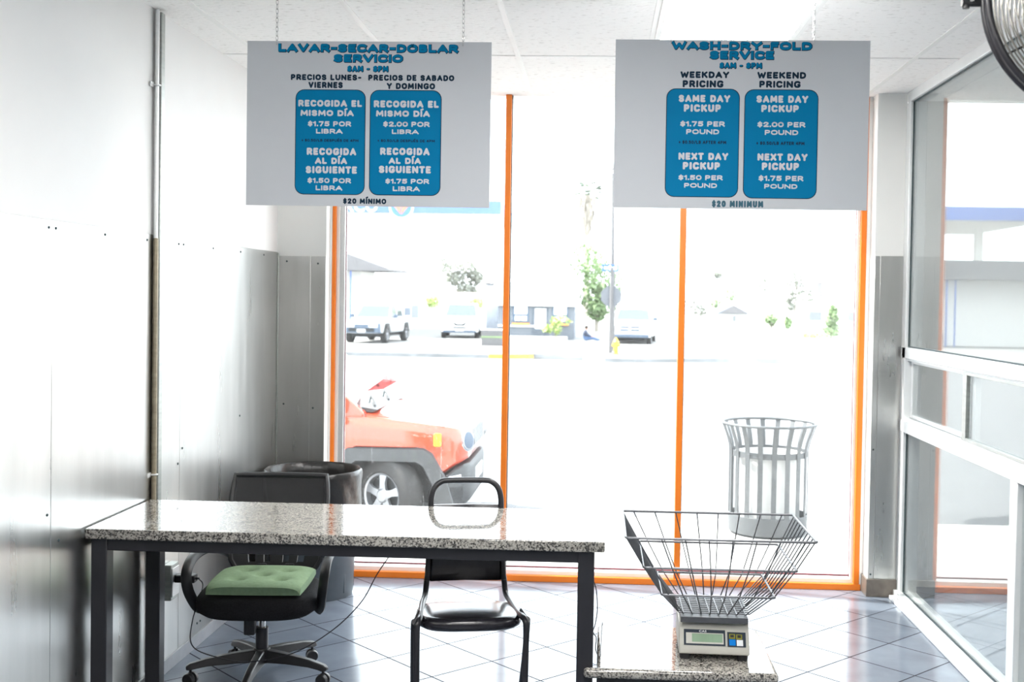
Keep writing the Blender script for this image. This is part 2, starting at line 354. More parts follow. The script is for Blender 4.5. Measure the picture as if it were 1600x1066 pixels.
def tag(o, label, cat, group=None):
    o['label'] = label; o['category'] = cat
    if group: o['group'] = group
    return o
def thing(name, label, cat, loc=(0, 0, 0), rz=0.0, group=None):
    o = bpy.data.objects.new(name, None); o.empty_display_size = 0.1; COL.objects.link(o); o.location = loc; o.rotation_euler = (0, 0, rz)
    return tag(o, label, cat, group)
def struct(o): o['kind'] = 'structure'; return o
def sbox(name, mat, x0, x1, y0, y1, z0, z1, parent=None, bevel=0):
    o = MB().box(x0, x1, y0, y1, z0, z1).build(name, mat, parent, bevel=bevel)
    if parent is None: struct(o)
    return o
def rrect(x0, x1, y0, y1, r, n=6):
    p = []
    for cx, cy, a0 in ((x1 - r, y0 + r, -90), (x1 - r, y1 - r, 0), (x0 + r, y1 - r, 90), (x0 + r, y0 + r, 180)):
        p += [(cx + r * math.cos(math.radians(a0 + 90 * k / n)), cy + r * math.sin(math.radians(a0 + 90 * k / n))) for k in range(n + 1)]
    return p
def spline(pts, k=8):
    P = [Vector(p) for p in pts]; P = [P[0] * 2 - P[1]] + P + [P[-1] * 2 - P[-2]]; out = []
    for i in range(1, len(P) - 2):
        for j in range(k):
            t = j / k; a, b, c, d = P[i - 1:i + 3]
            out.append(0.5 * ((2 * b) + (c - a) * t + (2 * a - 5 * b + 4 * c - d) * t * t + (3 * b - a - 3 * c + d) * t ** 3))
    return out + [P[-2]]
def lerp(a, b, t): return a + (b - a) * t
def interp(x, tab):
    if x <= tab[0][0]: return tab[0][1]
    for (x0, y0), (x1, y1) in zip(tab, tab[1:]):
        if x <= x1: return lerp(y0, y1, (x - x0) / (x1 - x0))
    return tab[-1][1]
def copy_tree(o, parent=None):
    c = o.copy(); COL.objects.link(c)
    if parent: c.parent = parent
    for ch in list(o.children): copy_tree(ch, c)
    return c

def text_mesh(name, body, rect, mat, parent, offset=0.0, y=0.0, thick=0.0006, loc=None):
    """flat lettering fitted to the rectangle (x0, z0, x1, z1), facing -y"""
    cu = bpy.data.curves.new('lettering', 'FONT'); cu.body = body; cu.size = 1; cu.offset = offset; cu.extrude = 0.01; cu.resolution_u = 3
    cu.space_character = 1.06 + offset * 1.2
    t = bpy.data.objects.new('lettering', cu); COL.objects.link(t)
    dg = bpy.context.evaluated_depsgraph_get(); me = bpy.data.meshes.new_from_object(t.evaluated_get(dg))
    bpy.data.objects.remove(t); bpy.data.curves.remove(cu)
    xs = [v.co.x for v in me.vertices]; ys = [v.co.y for v in me.vertices]; ax, bx, ay, by = min(xs), max(xs), min(ys), max(ys)
    x0, z0, x1, z1 = rect
    for v in me.vertices:
        q = v.co.copy()
        v.co = (x0 + (q.x - ax) / (bx - ax) * (x1 - x0), y - (thick if q.z > 0 else 0), z0 + (q.y - ay) / (by - ay) * (z1 - z0))
    me.materials.clear(); me.materials.append(mat); me.name = name
    o = bpy.data.objects.new(name, me); COL.objects.link(o); o.parent = parent
    if loc: o.location = loc
    return o

# chunky rounded sign alphabet: each letter is (width, strokes), strokes are polylines in a unit-high box
_C = [(.97, .84), (.8, .97), (.5, 1), (.2, .95), (.03, .72), (.03, .28), (.2, .05), (.5, 0), (.8, .03), (.97, .16)]
_O = [(.5, 1), (.2, .93), (.02, .7), (.02, .3), (.2, .07), (.5, 0), (.8, .07), (.98, .3), (.98, .7), (.8, .93), (.5, 1)]
_S = [(.90, .82), (.70, .97), (.35, 1), (.08, .88), (.08, .66), (.30, .54), (.66, .48), (.92, .36), (.92, .13), (.68, 0), (.3, 0), (.06, .16)]
_P = [(.05, 0), (.05, 1), (.62, 1), (.88, .9), (.92, .72), (.85, .53), (.6, .43), (.05, .43)]
GLYPH = {
 'A': (1.05, [[(0, 0), (.5, 1), (1, 0)], [(.2, .3), (.8, .3)]]), 'B': (.85, [[(.6, .53), (.05, .53), (.05, 1), (.6, 1), (.85, .9), (.85, .64), (.6, .53), (.92, .4), (.92, .12), (.65, 0), (.05, 0), (.05, .53)]]),
 'C': (.95, [_C]), 'D': (.95, [[(.05, 0), (.05, 1), (.5, 1), (.82, .9), (.97, .65), (.97, .35), (.82, .1), (.5, 0), (.05, 0)]]), 'E': (.75, [[(.95, 1), (.05, 1), (.05, 0), (.95, 0)], [(.05, .5), (.82, .5)]]),
 'F': (.72, [[(.95, 1), (.05, 1), (.05, 0)], [(.05, .5), (.8, .5)]]), 'G': (1.0, [_C + [(.97, .42), (.70, .42)]]), 'H': (.95, [[(.03, 0), (.03, 1)], [(.97, 0), (.97, 1)], [(.03, .5), (.97, .5)]]),
 'I': (.08, [[(.5, 0), (.5, 1)]]), 'K': (.92, [[(.04, 0), (.04, 1)], [(.95, 1), (.08, .46)], [(.36, .62), (.98, 0)]]), 'L': (.72, [[(.05, 1), (.05, 0), (.95, 0)]]),
 'M': (1.25, [[(.02, 0), (.08, 1), (.5, .25), (.92, 1), (.98, 0)]]), 'N': (1.0, [[(.03, 0), (.03, 1), (.97, 0), (.97, 1)]]), 'O': (1.05, [_O]), 'P': (.85, [_P]),
 'R': (.92, [_P, [(.5, .43), (.97, 0)]]), 'S': (.88, [_S]), 'T': (.85, [[(0, 1), (1, 1)], [(.5, 1), (.5, 0)]]), 'U': (.95, [[(.03, 1), (.03, .3), (.18, .06), (.5, 0), (.82, .06), (.97, .3), (.97, 1)]]),
 'V': (1.0, [[(0, 1), (.5, 0), (1, 1)]]), 'W': (1.4, [[(0, 1), (.24, 0), (.5, .8), (.76, 0), (1, 1)]]), 'X': (.95, [[(0, 0), (1, 1)], [(0, 1), (1, 0)]]), 'Y': (.95, [[(0, 1), (.5, .48), (1, 1)], [(.5, .48), (.5, 0)]]),
 '0': (.85, [_O]), '1': (.35, [[(0, .78), (.8, 1), (.8, 0)]]), '2': (.85, [[(.06, .78), (.22, .96), (.55, 1), (.88, .88), (.9, .66), (.06, 0), (.95, 0)]]), '4': (.9, [[(.72, 0), (.72, 1), (.02, .3), (1, .3)]]),
 '5': (.85, [[(.9, 1), (.12, 1), (.08, .56), (.5, .62), (.86, .52), (.94, .3), (.82, .08), (.5, 0), (.06, .1)]]), '7': (.8, [[(.02, 1), (.96, 1), (.38, 0)]]),
 '8': (.85, [[(.5, .53), (.16, .64), (.12, .85), (.5, 1), (.88, .85), (.84, .64), (.5, .53), (.08, .36), (.08, .12), (.5, 0), (.92, .12), (.92, .36), (.5, .53)]]),
 '$': (.8, [[(.90, .80), (.66, .92), (.3, .92), (.1, .8), (.1, .64), (.9, .36), (.9, .2), (.66, .08), (.3, .08), (.06, .2)], [(.5, 1.1), (.5, -.1)]]), '.': (.05, [[(.5, 0), (.5, .02)]]), '/': (.55, [[(0, -.05), (1, 1.05)]]),
 '+': (.6, [[(.0, .45), (1, .45)], [(.5, .1), (.5, .8)]]), '-': (.5, [[(.05, .45), (.95, .45)]])}
GLYPH['\u00cd'] = (.08, [[(.5, 0), (.5, .98)], [(.0, 1.36), (4.2, 1.52)]]); GLYPH['\u00c9'] = (.75, GLYPH['E'][1] + [[(.4, 1.35), (.75, 1.52)]])
def sign_text(name, body, rect, sw, mat, parent, y, grow=0.0, gap=0.30, sq=False):
    """thick-stroked lettering fitted to (x0, z0, x1, z1) on a board facing -y; sw = stroke width"""
    x0, z0, x1, z1 = rect; tall = '\u00cd' in body or '\u00c9' in body; H = (z1 - z0) / (1.42 if tall else 1.0); h = H - sw
    units = sum(GLYPH[c][0] if c != ' ' else 0.22 for c in body); n = len(body) - 1
    g = sw + gap * sw * 1.1; k = (x1 - x0 - sw - n * g) / units
    mb = MB(); x = x0 + sw / 2; r = sw / 2 + grow; cnt = 0
    def flat(poly):
        nonlocal cnt; cnt = (cnt + 5) % 17      # pieces of a letter overlap: each sits a hair in front of its neighbour
        yy = y - 0.00002 * cnt; mb.add([(a, yy, b_) for a, b_ in poly], [tuple(range(len(poly)))])
    for c in body:
        if c == ' ': x += 0.22 * k + g; continue
        w_, strokes = GLYPH[c]
        for st in strokes:
            P = [(x + a * w_ * k, z0 + sw / 2 + b_ * h) for a, b_ in st]
            for i, (a, b_) in enumerate(P):
                if not (sq and i in (0, len(P) - 1) and P[0] != P[-1]):
                    flat([(a + r * math.cos(PI * q / 6), b_ + r * math.sin(PI * q / 6)) for q in range(12)])
                if i:
                    ax, az = P[i - 1]; dx, dz = a - ax, b_ - az; l_ = math.hypot(dx, dz) or 1; nx, nz = -dz / l_ * r, dx / l_ * r
                    ex, ez = (dx / l_ * r, dz / l_ * r) if sq else (0, 0)
                    e0 = 1 if i == 1 else 0; e1 = 1 if i == len(P) - 1 else 0
                    flat([(ax + nx - ex * e0, az + nz - ez * e0), (ax - nx - ex * e0, az - nz - ez * e0), (a - nx + ex * e1, b_ - nz + ez * e1), (a + nx + ex * e1, b_ + nz + ez * e1)])
        x += w_ * k + g
    return mb.build(name, mat, parent, smooth=0)

# ------------------------------------------------------------------ the room
XL, XR, YW, ZC = -1.80, 1.63, 6.36, 2.726
sbox('floor', M['floor'], -1.95, 1.76, -2.75, 6.46, -0.15, 0.0)
sbox('ceiling', M['ceiling'], -1.95, 1.80, -2.75, 6.50, ZC, ZC + 0.12)
grid = MB()
for x in (-1.623, -1.013, -0.404, 0.206, 0.816, 1.426): grid.box(x - 0.012, x + 0.012, -2.6, 6.4, ZC - 0.004, ZC)
for y in (-1.99, -0.77, 0.45, 1.67, 2.89, 4.11, 5.33): grid.box(XL, XR + 0.05, y - 0.012, y + 0.012, ZC - 0.0035, ZC)
struct(grid.build('trim_1', M['white_metal']))
wl = sbox('wall_left', M['wall'], -1.95, XL, -2.75, 6.50, -0.15, ZC)
sbox('wall_back', M['back_paint'], -1.80, 1.80, -2.75, -2.60, -0.15, ZC)
wr = sbox('wall_right', M['wall'], 1.66, 1.80, -2.60, 1.30, -0.15, ZC)

def steel(parent, pts_y, z1, face, axis):
    """steel sheets on a wall, with screws"""
    for y0, y1 in pts_y:
        mb = MB()
        if axis == 'x': mb.box(face, face + 0.004, y0 + 0.001, y1 - 0.001, 0.0, z1)
        else: mb.box(y0 + 0.001, y1 - 0.001, face - 0.004, face, 0.0, z1)
        p = mb.build('steel_panel', M['steel'], parent, bevel=0.0012)
def screw(parent, p, axis):
    d = Vector((0.003, 0, 0)) if axis == 'x' else Vector((0, -0.003, 0))
    MB().cyl(Vector(p), Vector(p) + d, 0.0055, 0.004, 10).build('screw', M['gasket'], parent)
steel(wl, ((-2.6, 1.2), (1.2, 2.42), (2.42, 3.645), (3.645, 4.79), (4.79, 6.25)), 1.825, XL, 'x')
for y, z in ((3.62, 1.80), (3.668, 1.80), (4.04, 1.80), (4.42, 1.80), (4.76, 1.80), (4.815, 1.80), (5.19, 1.80), (5.59, 1.80), (5.98, 1.80),
             (3.62, 0.86), (3.70, 0.76), (4.82, 0.92), (4.77, 0.86), (5.60, 0.98), (5.02, 0.10), (5.06, 0.10)):
    screw(wl, (XL + 0.004, y, z), 'x')
sf = sbox('wall_front_left', M['stub'], XL, -1.525, 6.25, 6.50, -0.15, ZC)
steel(sf, ((XL + 0.004, -1.61), (-1.61, -1.525)), 1.805, 6.25, 'y')
for p in ((-1.745, 6.246, 1.775), (-1.57, 6.246, 1.765), (-1.755, 6.246, 0.98), (-1.59, 6.246, 0.96)): screw(sf, p, 'y')
sr = sbox('wall_front_right', M['stub'], 1.478, 1.635, 6.22, 6.50, -0.15, ZC)
steel(sr, ((1.478, 1.507), (1.507, 1.635)), 1.85, 6.22, 'y')
for p in ((1.492, 6.216, 0.80), (1.492, 6.216, 0.12)): screw(sr, p, 'y')
struct(MB().box(XL + 0.004, XL + 0.013, -2.6, 6.246, 0, 0.058).build('baseboard_left', M['base_grey'], bevel=0.001))
struct(MB().box(1.468, 1.632, 6.204, 6.22, 0, 0.095).box(1.468, 1.480, 6.22, 6.34, 0, 0.095).build('baseboard_front', M['base_brown'], bevel=0.002))
struct(MB().box(XL + 0.004, XL + 0.028, 4.494, 4.532, 0.06, ZC - 0.01).build('trim_2', M['galv'], bevel=0.004))
struct(MB().box(XL + 0.004, XL + 0.012, 6.236, 6.246, 0.06, 1.82).build('trim_3', M['galv'], bevel=0.002))
cp = thing('conduit_pipe', 'thin metal conduit pipe running up the white wall beside the vertical channel', 'pipe', (XL, 4.478, 0.0))
MB().cyl((0.016, 0, 1.81), (0.016, 0, ZC - 0.005), 0.009, n=12).build('upper_pipe', M['alu'], cp)
MB().cyl((0.0165, 0, 0.06), (0.0165, 0, 1.81), 0.0105, n=12).build('lower_pipe', M['brass_pipe'], cp)['label'] = 'darker weathered lower pipe'
for z in (2.42, 0.86):
    MB().tube([(0.0165, 0.014 * math.sin(a), z + 0) if 0 else (0.0165 + 0.0135 * math.cos(a), 0.0135 * math.sin(a), z) for a in [2 * PI * k / 16 for k in range(16)]], 0.004, 6, closed=True).box(0.004, 0.009, -0.042, -0.01, z - 0.009, z + 0.009).build('pipe_clamp', M['alu'], cp)

# dim adjoining room behind the side glazing
ar = MB().box(1.76, 5.0, 1.1, 6.5, -0.15, 0.0)
struct(ar.build('floor_adjoining', M['floor'], smooth=0))
sbox('wall_adjoining_front', M['wall'], 1.76, 5.1, 6.45, 6.6, -0.15, ZC)
sbox('wall_adjoining_side', M['wall'], 5.0, 5.1, 1.0, 6.45, -0.15, ZC)
sbox('wall_adjoining_back', M['wall'], 1.80, 5.0, 1.0, 1.1, -0.15, ZC)
sbox('ceiling_adjoining', M['ceiling'], 1.80, 5.1, 1.0, 6.6, ZC, ZC + 0.12)

# front window: orange frame, two mullions, three panes
wf = struct(MB().box(-1.52, 1.466, 6.33, 6.36, 0.0, 0.034).box(-1.513, -1.492, 6.335, 6.37, 0.034, ZC).box(1.428, 1.458, 6.33, 6.365, 0.034, ZC).build('window_1', M['orange'], bevel=0.002))
MB().box(-1.525, -1.513, 6.33, 6.42, 0, ZC).box(-1.492, -1.474, 6.352, 6.42, 0.034, ZC).box(1.458, 1.478, 6.335, 6.42, 0, ZC).box(-1.52, 1.428, 6.36, 6.41, 0.0, 0.056).box(1.414, 1.428, 6.362, 6.40, 0.05, ZC).build('outer_frame', M['white_metal'], wf, bevel=0.0015)
MB().box(-1.474, -1.446, 6.365, 6.42, 0.05, ZC).build('jamb_channel', M['alu'], wf, bevel=0.002)
MB().box(-1.446, 1.414, 6.382, 6.397, 0.066, 0.075).box(-1.446, -1.442, 6.385, 6.395, 0.056, ZC).box(1.411, 1.414, 6.385, 6.395, 0.056, ZC).build('glazing_bead', M['red'], wf)
for xm in (-0.528, 0.452):
    mu = MB().box(xm - 0.0165, xm + 0.0165, 6.34, 6.40, 0.034, ZC).build('mullion', M['orange'], wf, bevel=0.002)
    MB().box(xm + 0.0165, xm + 0.021, 6.365, 6.40, 0.056, ZC).build('mullion_gasket', M['gasket'], mu)
for x0, x1 in ((-1.446, -0.5445), (-0.507, 0.4355), (0.473, 1.414)):
    MB().box(x0, x1, 6.387, 6.393, 0.056, ZC).build('glass_pane', M['glass_front'], wf, smooth=0)

# right-hand glazed storefront with a sliding serving window
Y0, Y1 = 1.30, 6.20
ws = struct(MB().box(XR, 1.72, Y0, Y1, 2.672, ZC).box(XR, 1.72, Y0, Y1, 1.302, 1.362).box(XR - 0.004, 1.72, Y0, Y1, 0.908, 0.968)
            .box(XR, 1.72, Y1 - 0.06, Y1 + 0.02, 0.0, 2.672).box(XR, 1.72, 4.475, 4.555, 0.0, 0.91).box(XR, 1.72, 2.80, 2.87, 0.0, 2.68).box(XR, 1.72, Y0, Y0 + 0.06, 0, 2.68)
            .box(1.612, 1.72, Y0, Y1 + 0.01, 0.0, 0.045).build('window_2', M['alu_white'], bevel=0.003))
MB().box(1.584, 1.612, Y0, Y1 - 0.02, 0.0, 0.020).build('sill_flashing', M['white_metal'], ws, bevel=0.004)
g = MB()
for z0, z1 in ((0.045, 0.91), (1.362, 2.672)): g.box(1.645, 1.651, Y1 - 0.067, Y1 - 0.06, z0, z1).box(1.645, 1.651, Y0 + 0.06, Y1 - 0.06, z1 - 0.007, z1).box(1.645, 1.651, Y0 + 0.06, Y1 - 0.06, z0, z0 + 0.006)
g.build('glazing_gasket', M['gasket'], ws)
for y0, y1, z0, z1 in ((2.87, 6.14, 1.362, 2.672), (1.36, 2.80, 1.362, 2.672), (4.555, 6.14, 0.045, 0.91), (2.87, 4.475, 0.045, 0.91), (1.36, 2.80, 0.045, 0.91)):
    MB().box(1.652, 1.658, y0, y1, z0, z1).build('glass_pane', M['glass_side'], ws, smooth=0)
MB().box(1.64, 1.655, 2.87, 6.14, 0.968, 0.985).box(1.67, 1.685, 2.87, 6.14, 0.968, 0.992).box(1.64, 1.69, 2.87, 6.14, 1.29, 1.302).build('slider_track', M['alu_white'], ws, bevel=0.001)
sash = MB().box(1.664, 1.69, 6.105, 6.14, 0.985, 1.30).box(1.664, 1.69, 5.10, 5.15, 0.985, 1.30).box(1.664, 1.69, 5.15, 6.105, 0.985, 1.005).box(1.664, 1.69, 5.15, 6.105, 1.275, 1.30).build('fixed_sash', M['alu_white'], ws, bevel=0.002)
MB().box(1.667, 1.673, 5.15, 6.105, 1.005, 1.275).build('sash_glass', M['glass_side'], sash, smooth=0)
sash = MB().box(1.636, 1.66, 5.135, 5.19, 0.985, 1.295).box(1.636, 1.66, 3.95, 4.0, 0.985, 1.295).box(1.636, 1.66, 4.0, 5.135, 0.985, 1.0).box(1.636, 1.66, 4.0, 5.135, 1.28, 1.295).build('sliding_sash', M['galv'], ws, bevel=0.002)
MB().box(1.645, 1.651, 4.0, 5.135, 1.0, 1.28).build('sash_glass', M['glass_side'], sash, smooth=0)

# ceiling lights: one in view, the others unseen and added as fill
def troffer(x, y, label):
    t = thing('ceiling_light', label, 'ceiling light', (x, y, ZC), 0, 'fluorescent ceiling panels')
    fr = MB()
    fr.box(-0.297, 0.297, -0.602, -0.575, -0.012, -0.0045).box(-0.297, 0.297, 0.575, 0.602, -0.012, -0.0045).box(-0.297, -0.272, -0.575, 0.575, -0.012, -0.0045).box(0.272, 0.297, -0.575, 0.575, -0.012, -0.0045)
    fr.build('light_frame', M['white_metal'], t, bevel=0.002)
    MB().box(-0.272, 0.272, -0.575, 0.575, -0.009, -0.0045).build('diffuser', M['lamp'], t, smooth=0)
troffer(0.511, 4.72, 'bright rectangular fluorescent ceiling panel above the right hanging sign')
troffer(3.40, 3.20, 'added unseen fill panel lighting the adjoining room behind the side glass')
troffer(-0.099, 2.28, 'added unseen fill panel on the ceiling to the left of the round cage fan')
troffer(0.511, -0.16, 'added unseen fill panel above and behind the camera at right')
troffer(-0.709, 0.45, 'added unseen fill panel on the ceiling above the camera at left')

# ------------------------------------------------------------------ hanging price signs
def chain(parent, x, z0, z1):
    mb = MB(); n = int((z1 - z0) / 0.0165); z = z0
    for i in range(n):
        a = PI / 4 + (PI / 2) * (i % 2); c = Vector((x, 0, z0 + (i + 0.5) * (z1 - z0) / n)); h = (z1 - z0) / n * 0.66
        pts = [c + Vector((0.0048 * math.cos(t) * math.cos(a), 0.0048 * math.cos(t) * math.sin(a), h * math.sin(t))) for t in [2 * PI * k / 10 for k in range(10)]]
        mb.tube(pts, 0.0012, 5, closed=True)
    mb.build('hanging_chain', M['chrome'], parent)
def sign(label, X, Y, Z, W, H, table, ch):
    t = thing('hanging_sign', label, 'sign', (X, Y, Z), 0, 'hanging price signs')
    k = W / 0.915; q = 0.001 * k
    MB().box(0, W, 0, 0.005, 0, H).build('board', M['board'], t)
    styles = {'t': ('title_lettering', 'sign_blue', 0.31), 'h': ('hours_lettering', 'sign_blue', 0.27), 'c': ('column_heading', 'sign_navy', 0.29), 'm': ('minimum_notice', 'sign_teal', 0.29),
              'p': ('pickup_lettering', 'sign_white', 0.30), 'q': ('price_lettering', 'sign_white', 0.27), 'n': ('surcharge_note', 'sign_navy', 0.24)}
    panel = None
    for s, body, x0, z0, x1, z1 in table:
        r = [x0 * q, z0 * q, x1 * q, z1 * q]
        if s == 'P':
            panel = MB().prism(rrect(r[0], r[2], r[1], r[3], 0.033 * k), -0.0004, 0.0).build('price_panel', M['sign_navy'], t)
            e = 0.0028
            MB().prism(rrect(r[0] + e, r[2] - e, r[1] + e, r[3] - e, 0.031 * k), -0.0009, -0.0003).build('blue_field', M['sign_blue'], panel)
            continue
        nm, mt, th = styles[s]; par = panel if s in 'pqn' else t
        sw = th * (r[3] - r[1]) / (1.42 if ('\u00cd' in body or '\u00c9' in body) else 1.0)
        if s in 'th': sign_text('lettering_outline', body, [r[0] + 0.001, r[1] - 0.001, r[2] + 0.001, r[3] - 0.001], sw, M['sign_navy'], t, -0.0001, 0.0017, sq=s == 't')
        sign_text(nm, body, r, sw, M[mt], par, -0.0012 if s in 'pqn' else -0.0008, sq=s in 'tq')
    for x in ch:
        MB().tube([(x, -0.004, H - 0.014), (x, 0.002, H - 0.010), (x, 0.006, H - 0.004), (x, 0.002, H + 0.006), (x, -0.003, H + 0.002), (x, -0.004, H - 0.014)], 0.0014, 6).build('hook', M['chrome'], t)
        chain(t, x, H + 0.002, ZC - 0.004 - Z)
TEXT_SPANISH = [
    ("t","LAVAR-SECAR-DOBLAR",116,572,791,602), ("t","SERVICIO",325,535,585,564), ("h","8AM - 8PM",377,500,531,522), ("c","PRECIOS LUNES-",165,467,431,489),
    ("c","VIERNES",232,438,362,461), ("c","PRECIOS DE SABADO",456,467,778,489), ("c","Y DOMINGO",526,436,707,459), ("P","",184,42,448,433),
    ("p","RECOGIDA EL",194,369,435,394), ("p","MISMO DÍA",203,334,404,366), ("q","$1.75 POR",231,296,395,315), ("q","LIBRA",262,269,363,287),
    ("n","+ $0.50/LB DESPUÉS DE 4PM",208,239,423,253), ("p","RECOGIDA",228,189,415,216), ("p","AL DÍA",260,156,381,190), ("p","SIGUIENTE",225,121,419,148),
    ("q","$1.50 POR",232,85,397,104), ("q","LIBRA",263,58,364,76), ("P","",464,42,732,433), ("p","RECOGIDA EL",478,368,722,394),
    ("p","MISMO DÍA",487,334,689,367), ("q","$2.00 POR",514,297,689,316), ("q","LIBRA",547,270,648,287), ("n","+ $0.50/LB DESPUÉS DE 4PM",494,240,709,254),
    ("p","RECOGIDA",504,192,690,219), ("p","AL DÍA",537,159,658,192), ("p","SIGUIENTE",500,125,696,152), ("q","$1.75 POR",525,86,690,104),
    ("q","LIBRA",553,58,655,76), ("c","$20 MÍNIMO",367,9,530,38),
]
TEXT_ENGLISH = [
    ("t","WASH-DRY-FOLD",203,575,707,604), ("t","SERVICE",340,541,571,571), ("h","8AM - 8PM",376,508,529,529), ("c","WEEKDAY",236,472,412,496),
    ("c","PRICING",244,438,392,464), ("c","WEEKEND",513,472,688,496), ("c","PRICING",520,439,669,464), ("P","",187,41,452,434),
    ("p","SAME DAY",231,385,417,411), ("p","PICKUP",250,350,385,377), ("q","$1.75 PER",238,297,400,316), ("q","POUND",260,269,380,287),
    ("n","+ $0.50/LB AFTER 4PM",234,234,406,246), ("p","NEXT DAY",234,176,414,202), ("p","PICKUP",250,141,386,168), ("q","$1.50 PER",235,103,396,121),
    ("q","POUND",256,75,376,92), ("P","",469,39,734,433), ("p","SAME DAY",511,385,697,411), ("p","PICKUP",529,351,665,377),
    ("q","$2.00 PER",516,297,689,316), ("q","POUND",543,269,664,287), ("n","+ $0.50/LB AFTER 4PM",514,233,687,245), ("p","NEXT DAY",519,176,699,202),
    ("p","PICKUP",535,142,670,169), ("q","$1.75 PER",524,103,686,122), ("q","POUND",545,75,665,92), ("m","$20 MINIMUM",358,6,544,30),
]
sign('white hanging sign at left with Spanish laundry prices on two blue panels', -1.331, 4.20, 1.926, 0.914, 0.611, TEXT_SPANISH, (0.111, 0.808))
sign('white hanging sign at right with English laundry prices on two blue panels', 0.040, 4.155, 1.930, 0.915, 0.610, TEXT_ENGLISH, (0.201, 0.712))

# ------------------------------------------------------------------ granite table and low bench
t = thing('granite_table', 'long table with speckled granite top and black steel frame against left wall', 'table', (-0.885, 4.165, 0))
def slab_top(name, poly, z0, z1, parent):
    return MB().prism(poly, z0, z1, 'xy').build(name, M['granite'], parent, bevel=0.014, seg=4)
slab_top('tabletop', rrect(-0.905, 0.915, -0.290, 0.293, 0.006, 2), 0.726, 0.763, t)
MB().box(-0.835, 0.825, -0.262, -0.222, 0.682, 0.726).box(-0.835, 0.825, 0.228, 0.268, 0.682, 0.726).box(-0.89, -0.835, -0.222, 0.228, 0.682, 0.726).box(0.825, 0.88, -0.222, 0.228, 0.682, 0.726).build('apron', M['black_metal'], t, bevel=0.003)
for x in (-0.89, 0.823):
    for y in (-0.268, 0.216): MB().box(x, x + 0.057, y, y + 0.057, 0.0, 0.726).build('leg', M['black_metal'], t, bevel=0.003)

b = thing('low_bench', 'low granite-topped bench holding the scale beside the right table leg', 'bench', (0.31, 4.13, 0))
slab_top('bench_top', [(-0.346, -0.272), (0.318, -0.272), (0.318, 0.262), (-0.300, 0.262), (-0.300, -0.243), (-0.346, -0.243)], 0.295, 0.330, b)
MB().box(-0.30, 0.29, -0.238, -0.198, 0.255, 0.295).box(-0.30, 0.29, 0.19, 0.23, 0.255, 0.295).box(-0.30, -0.26, -0.198, 0.19, 0.255, 0.295).box(0.25, 0.29, -0.198, 0.19, 0.255, 0.295).build('bench_frame', M['black_metal'], b, bevel=0.003)
for x in (-0.30, 0.24):
    for y in (-0.238, 0.18): MB().box(x, x + 0.05, y, y + 0.05, 0.0, 0.255).build('leg', M['black_metal'], b, bevel=0.003)

# ------------------------------------------------------------------ scale and wire basket
sc = thing('digital_scale', 'small beige digital scale with green display standing on the low bench', 'scale', (0.424, 4.12, 0.330), math.radians(-1.5))
W2 = 0.123
MB().prism([(-0.135, 0.022), (-0.135, 0.044), (-0.083, 0.122), (0.130, 0.122), (0.130, 0.022)], -W2, W2, 'yz').build('body', M['scale_body'], sc, bevel=0.004)
for x in (-0.1, 0.1):
    for y in (-0.105, 0.105): MB().cyl((x, y, 0), (x, y, 0.022), 0.020, 0.022, 16).build('foot', M['black_plastic'], sc)
MB().prism([(-0.118, 0.150), (-0.118, 0.128), (-0.112, 0.128), (-0.112, 0.144), (0.122, 0.144), (0.122, 0.128), (0.128, 0.128), (0.128, 0.150)], -0.118, 0.118, 'yz').build('weighing_platter', M['wire'], sc, bevel=0.002)
MB().box(-0.06, 0.06, -0.05, 0.05, 0.122, 0.146).build('platter_support', M['black_plastic'], sc)
p0 = Vector((0, -0.1362, 0.0446)); up = Vector((0, 0.052, 0.078)); L_ = up.length; upn = up.normalized(); nrm = Vector((1, 0, 0)).cross(upn)
def on_slope(u0, u1, v0, v1, t0, t1):
    mt = Matrix((Vector((1, 0, 0)), upn, nrm)).transposed().to_4x4(); mt.translation = p0
    return MB().box(lerp(-W2, W2, u0), lerp(-W2, W2, u1), v0 * L_, v1 * L_, t0, t1, mt)
dp = on_slope(0.07, 0.66, 0.10, 0.70, 0.0, 0.002).build('display_panel', M['scale_panel'], sc)
on_slope(0.10, 0.635, 0.16, 0.57, 0.002, 0.0026).build('display_bezel', M['scale_body'], dp)
on_slope(0.185, 0.62, 0.22, 0.54, 0.0026, 0.003).build('display_screen', M['lcd'], dp)
tm = text_mesh('display_lettering', 'CAS', [-0.052, -0.001, -0.026, 0.0065], M['sign_white'], dp, 0.02)
mt = Matrix((Vector((1, 0, 0)), -nrm, upn)).transposed().to_4x4(); mt.translation = p0 + upn * (0.605 * L_) + nrm * 0.0022; tm.matrix_local = mt
kp = on_slope(0.69, 0.95, 0.08, 0.64, 0.0, 0.002).build('keypad', M['scale_panel'], sc)
for u0, u1, v0, v1, k in ((0.715, 0.80, 0.38, 0.57, 'key_olive'), (0.815, 0.90, 0.37, 0.56, 'key_olive'), (0.715, 0.805, 0.13, 0.36, 'key_blue'), (0.82, 0.91, 0.12, 0.35, 'key_white')):
    o = on_slope(u0, u1, v0, v1, 0.002, 0.0032).build('key', M[k], kp, bevel=0.0006); o['label'] = {'key_olive': 'olive key', 'key_blue': 'blue key', 'key_white': 'white key'}[k]
for u, v in ((0.757, 0.485), (0.857, 0.475)): on_slope(u - 0.025, u + 0.025, v - 0.05, v + 0.05, 0.0032, 0.0034).build('key_mark', M['dark'], kp)

bk = thing('wire_basket', 'large flared steel wire basket standing on top of the digital scale', 'basket', (0.42, 4.12, 0.482))
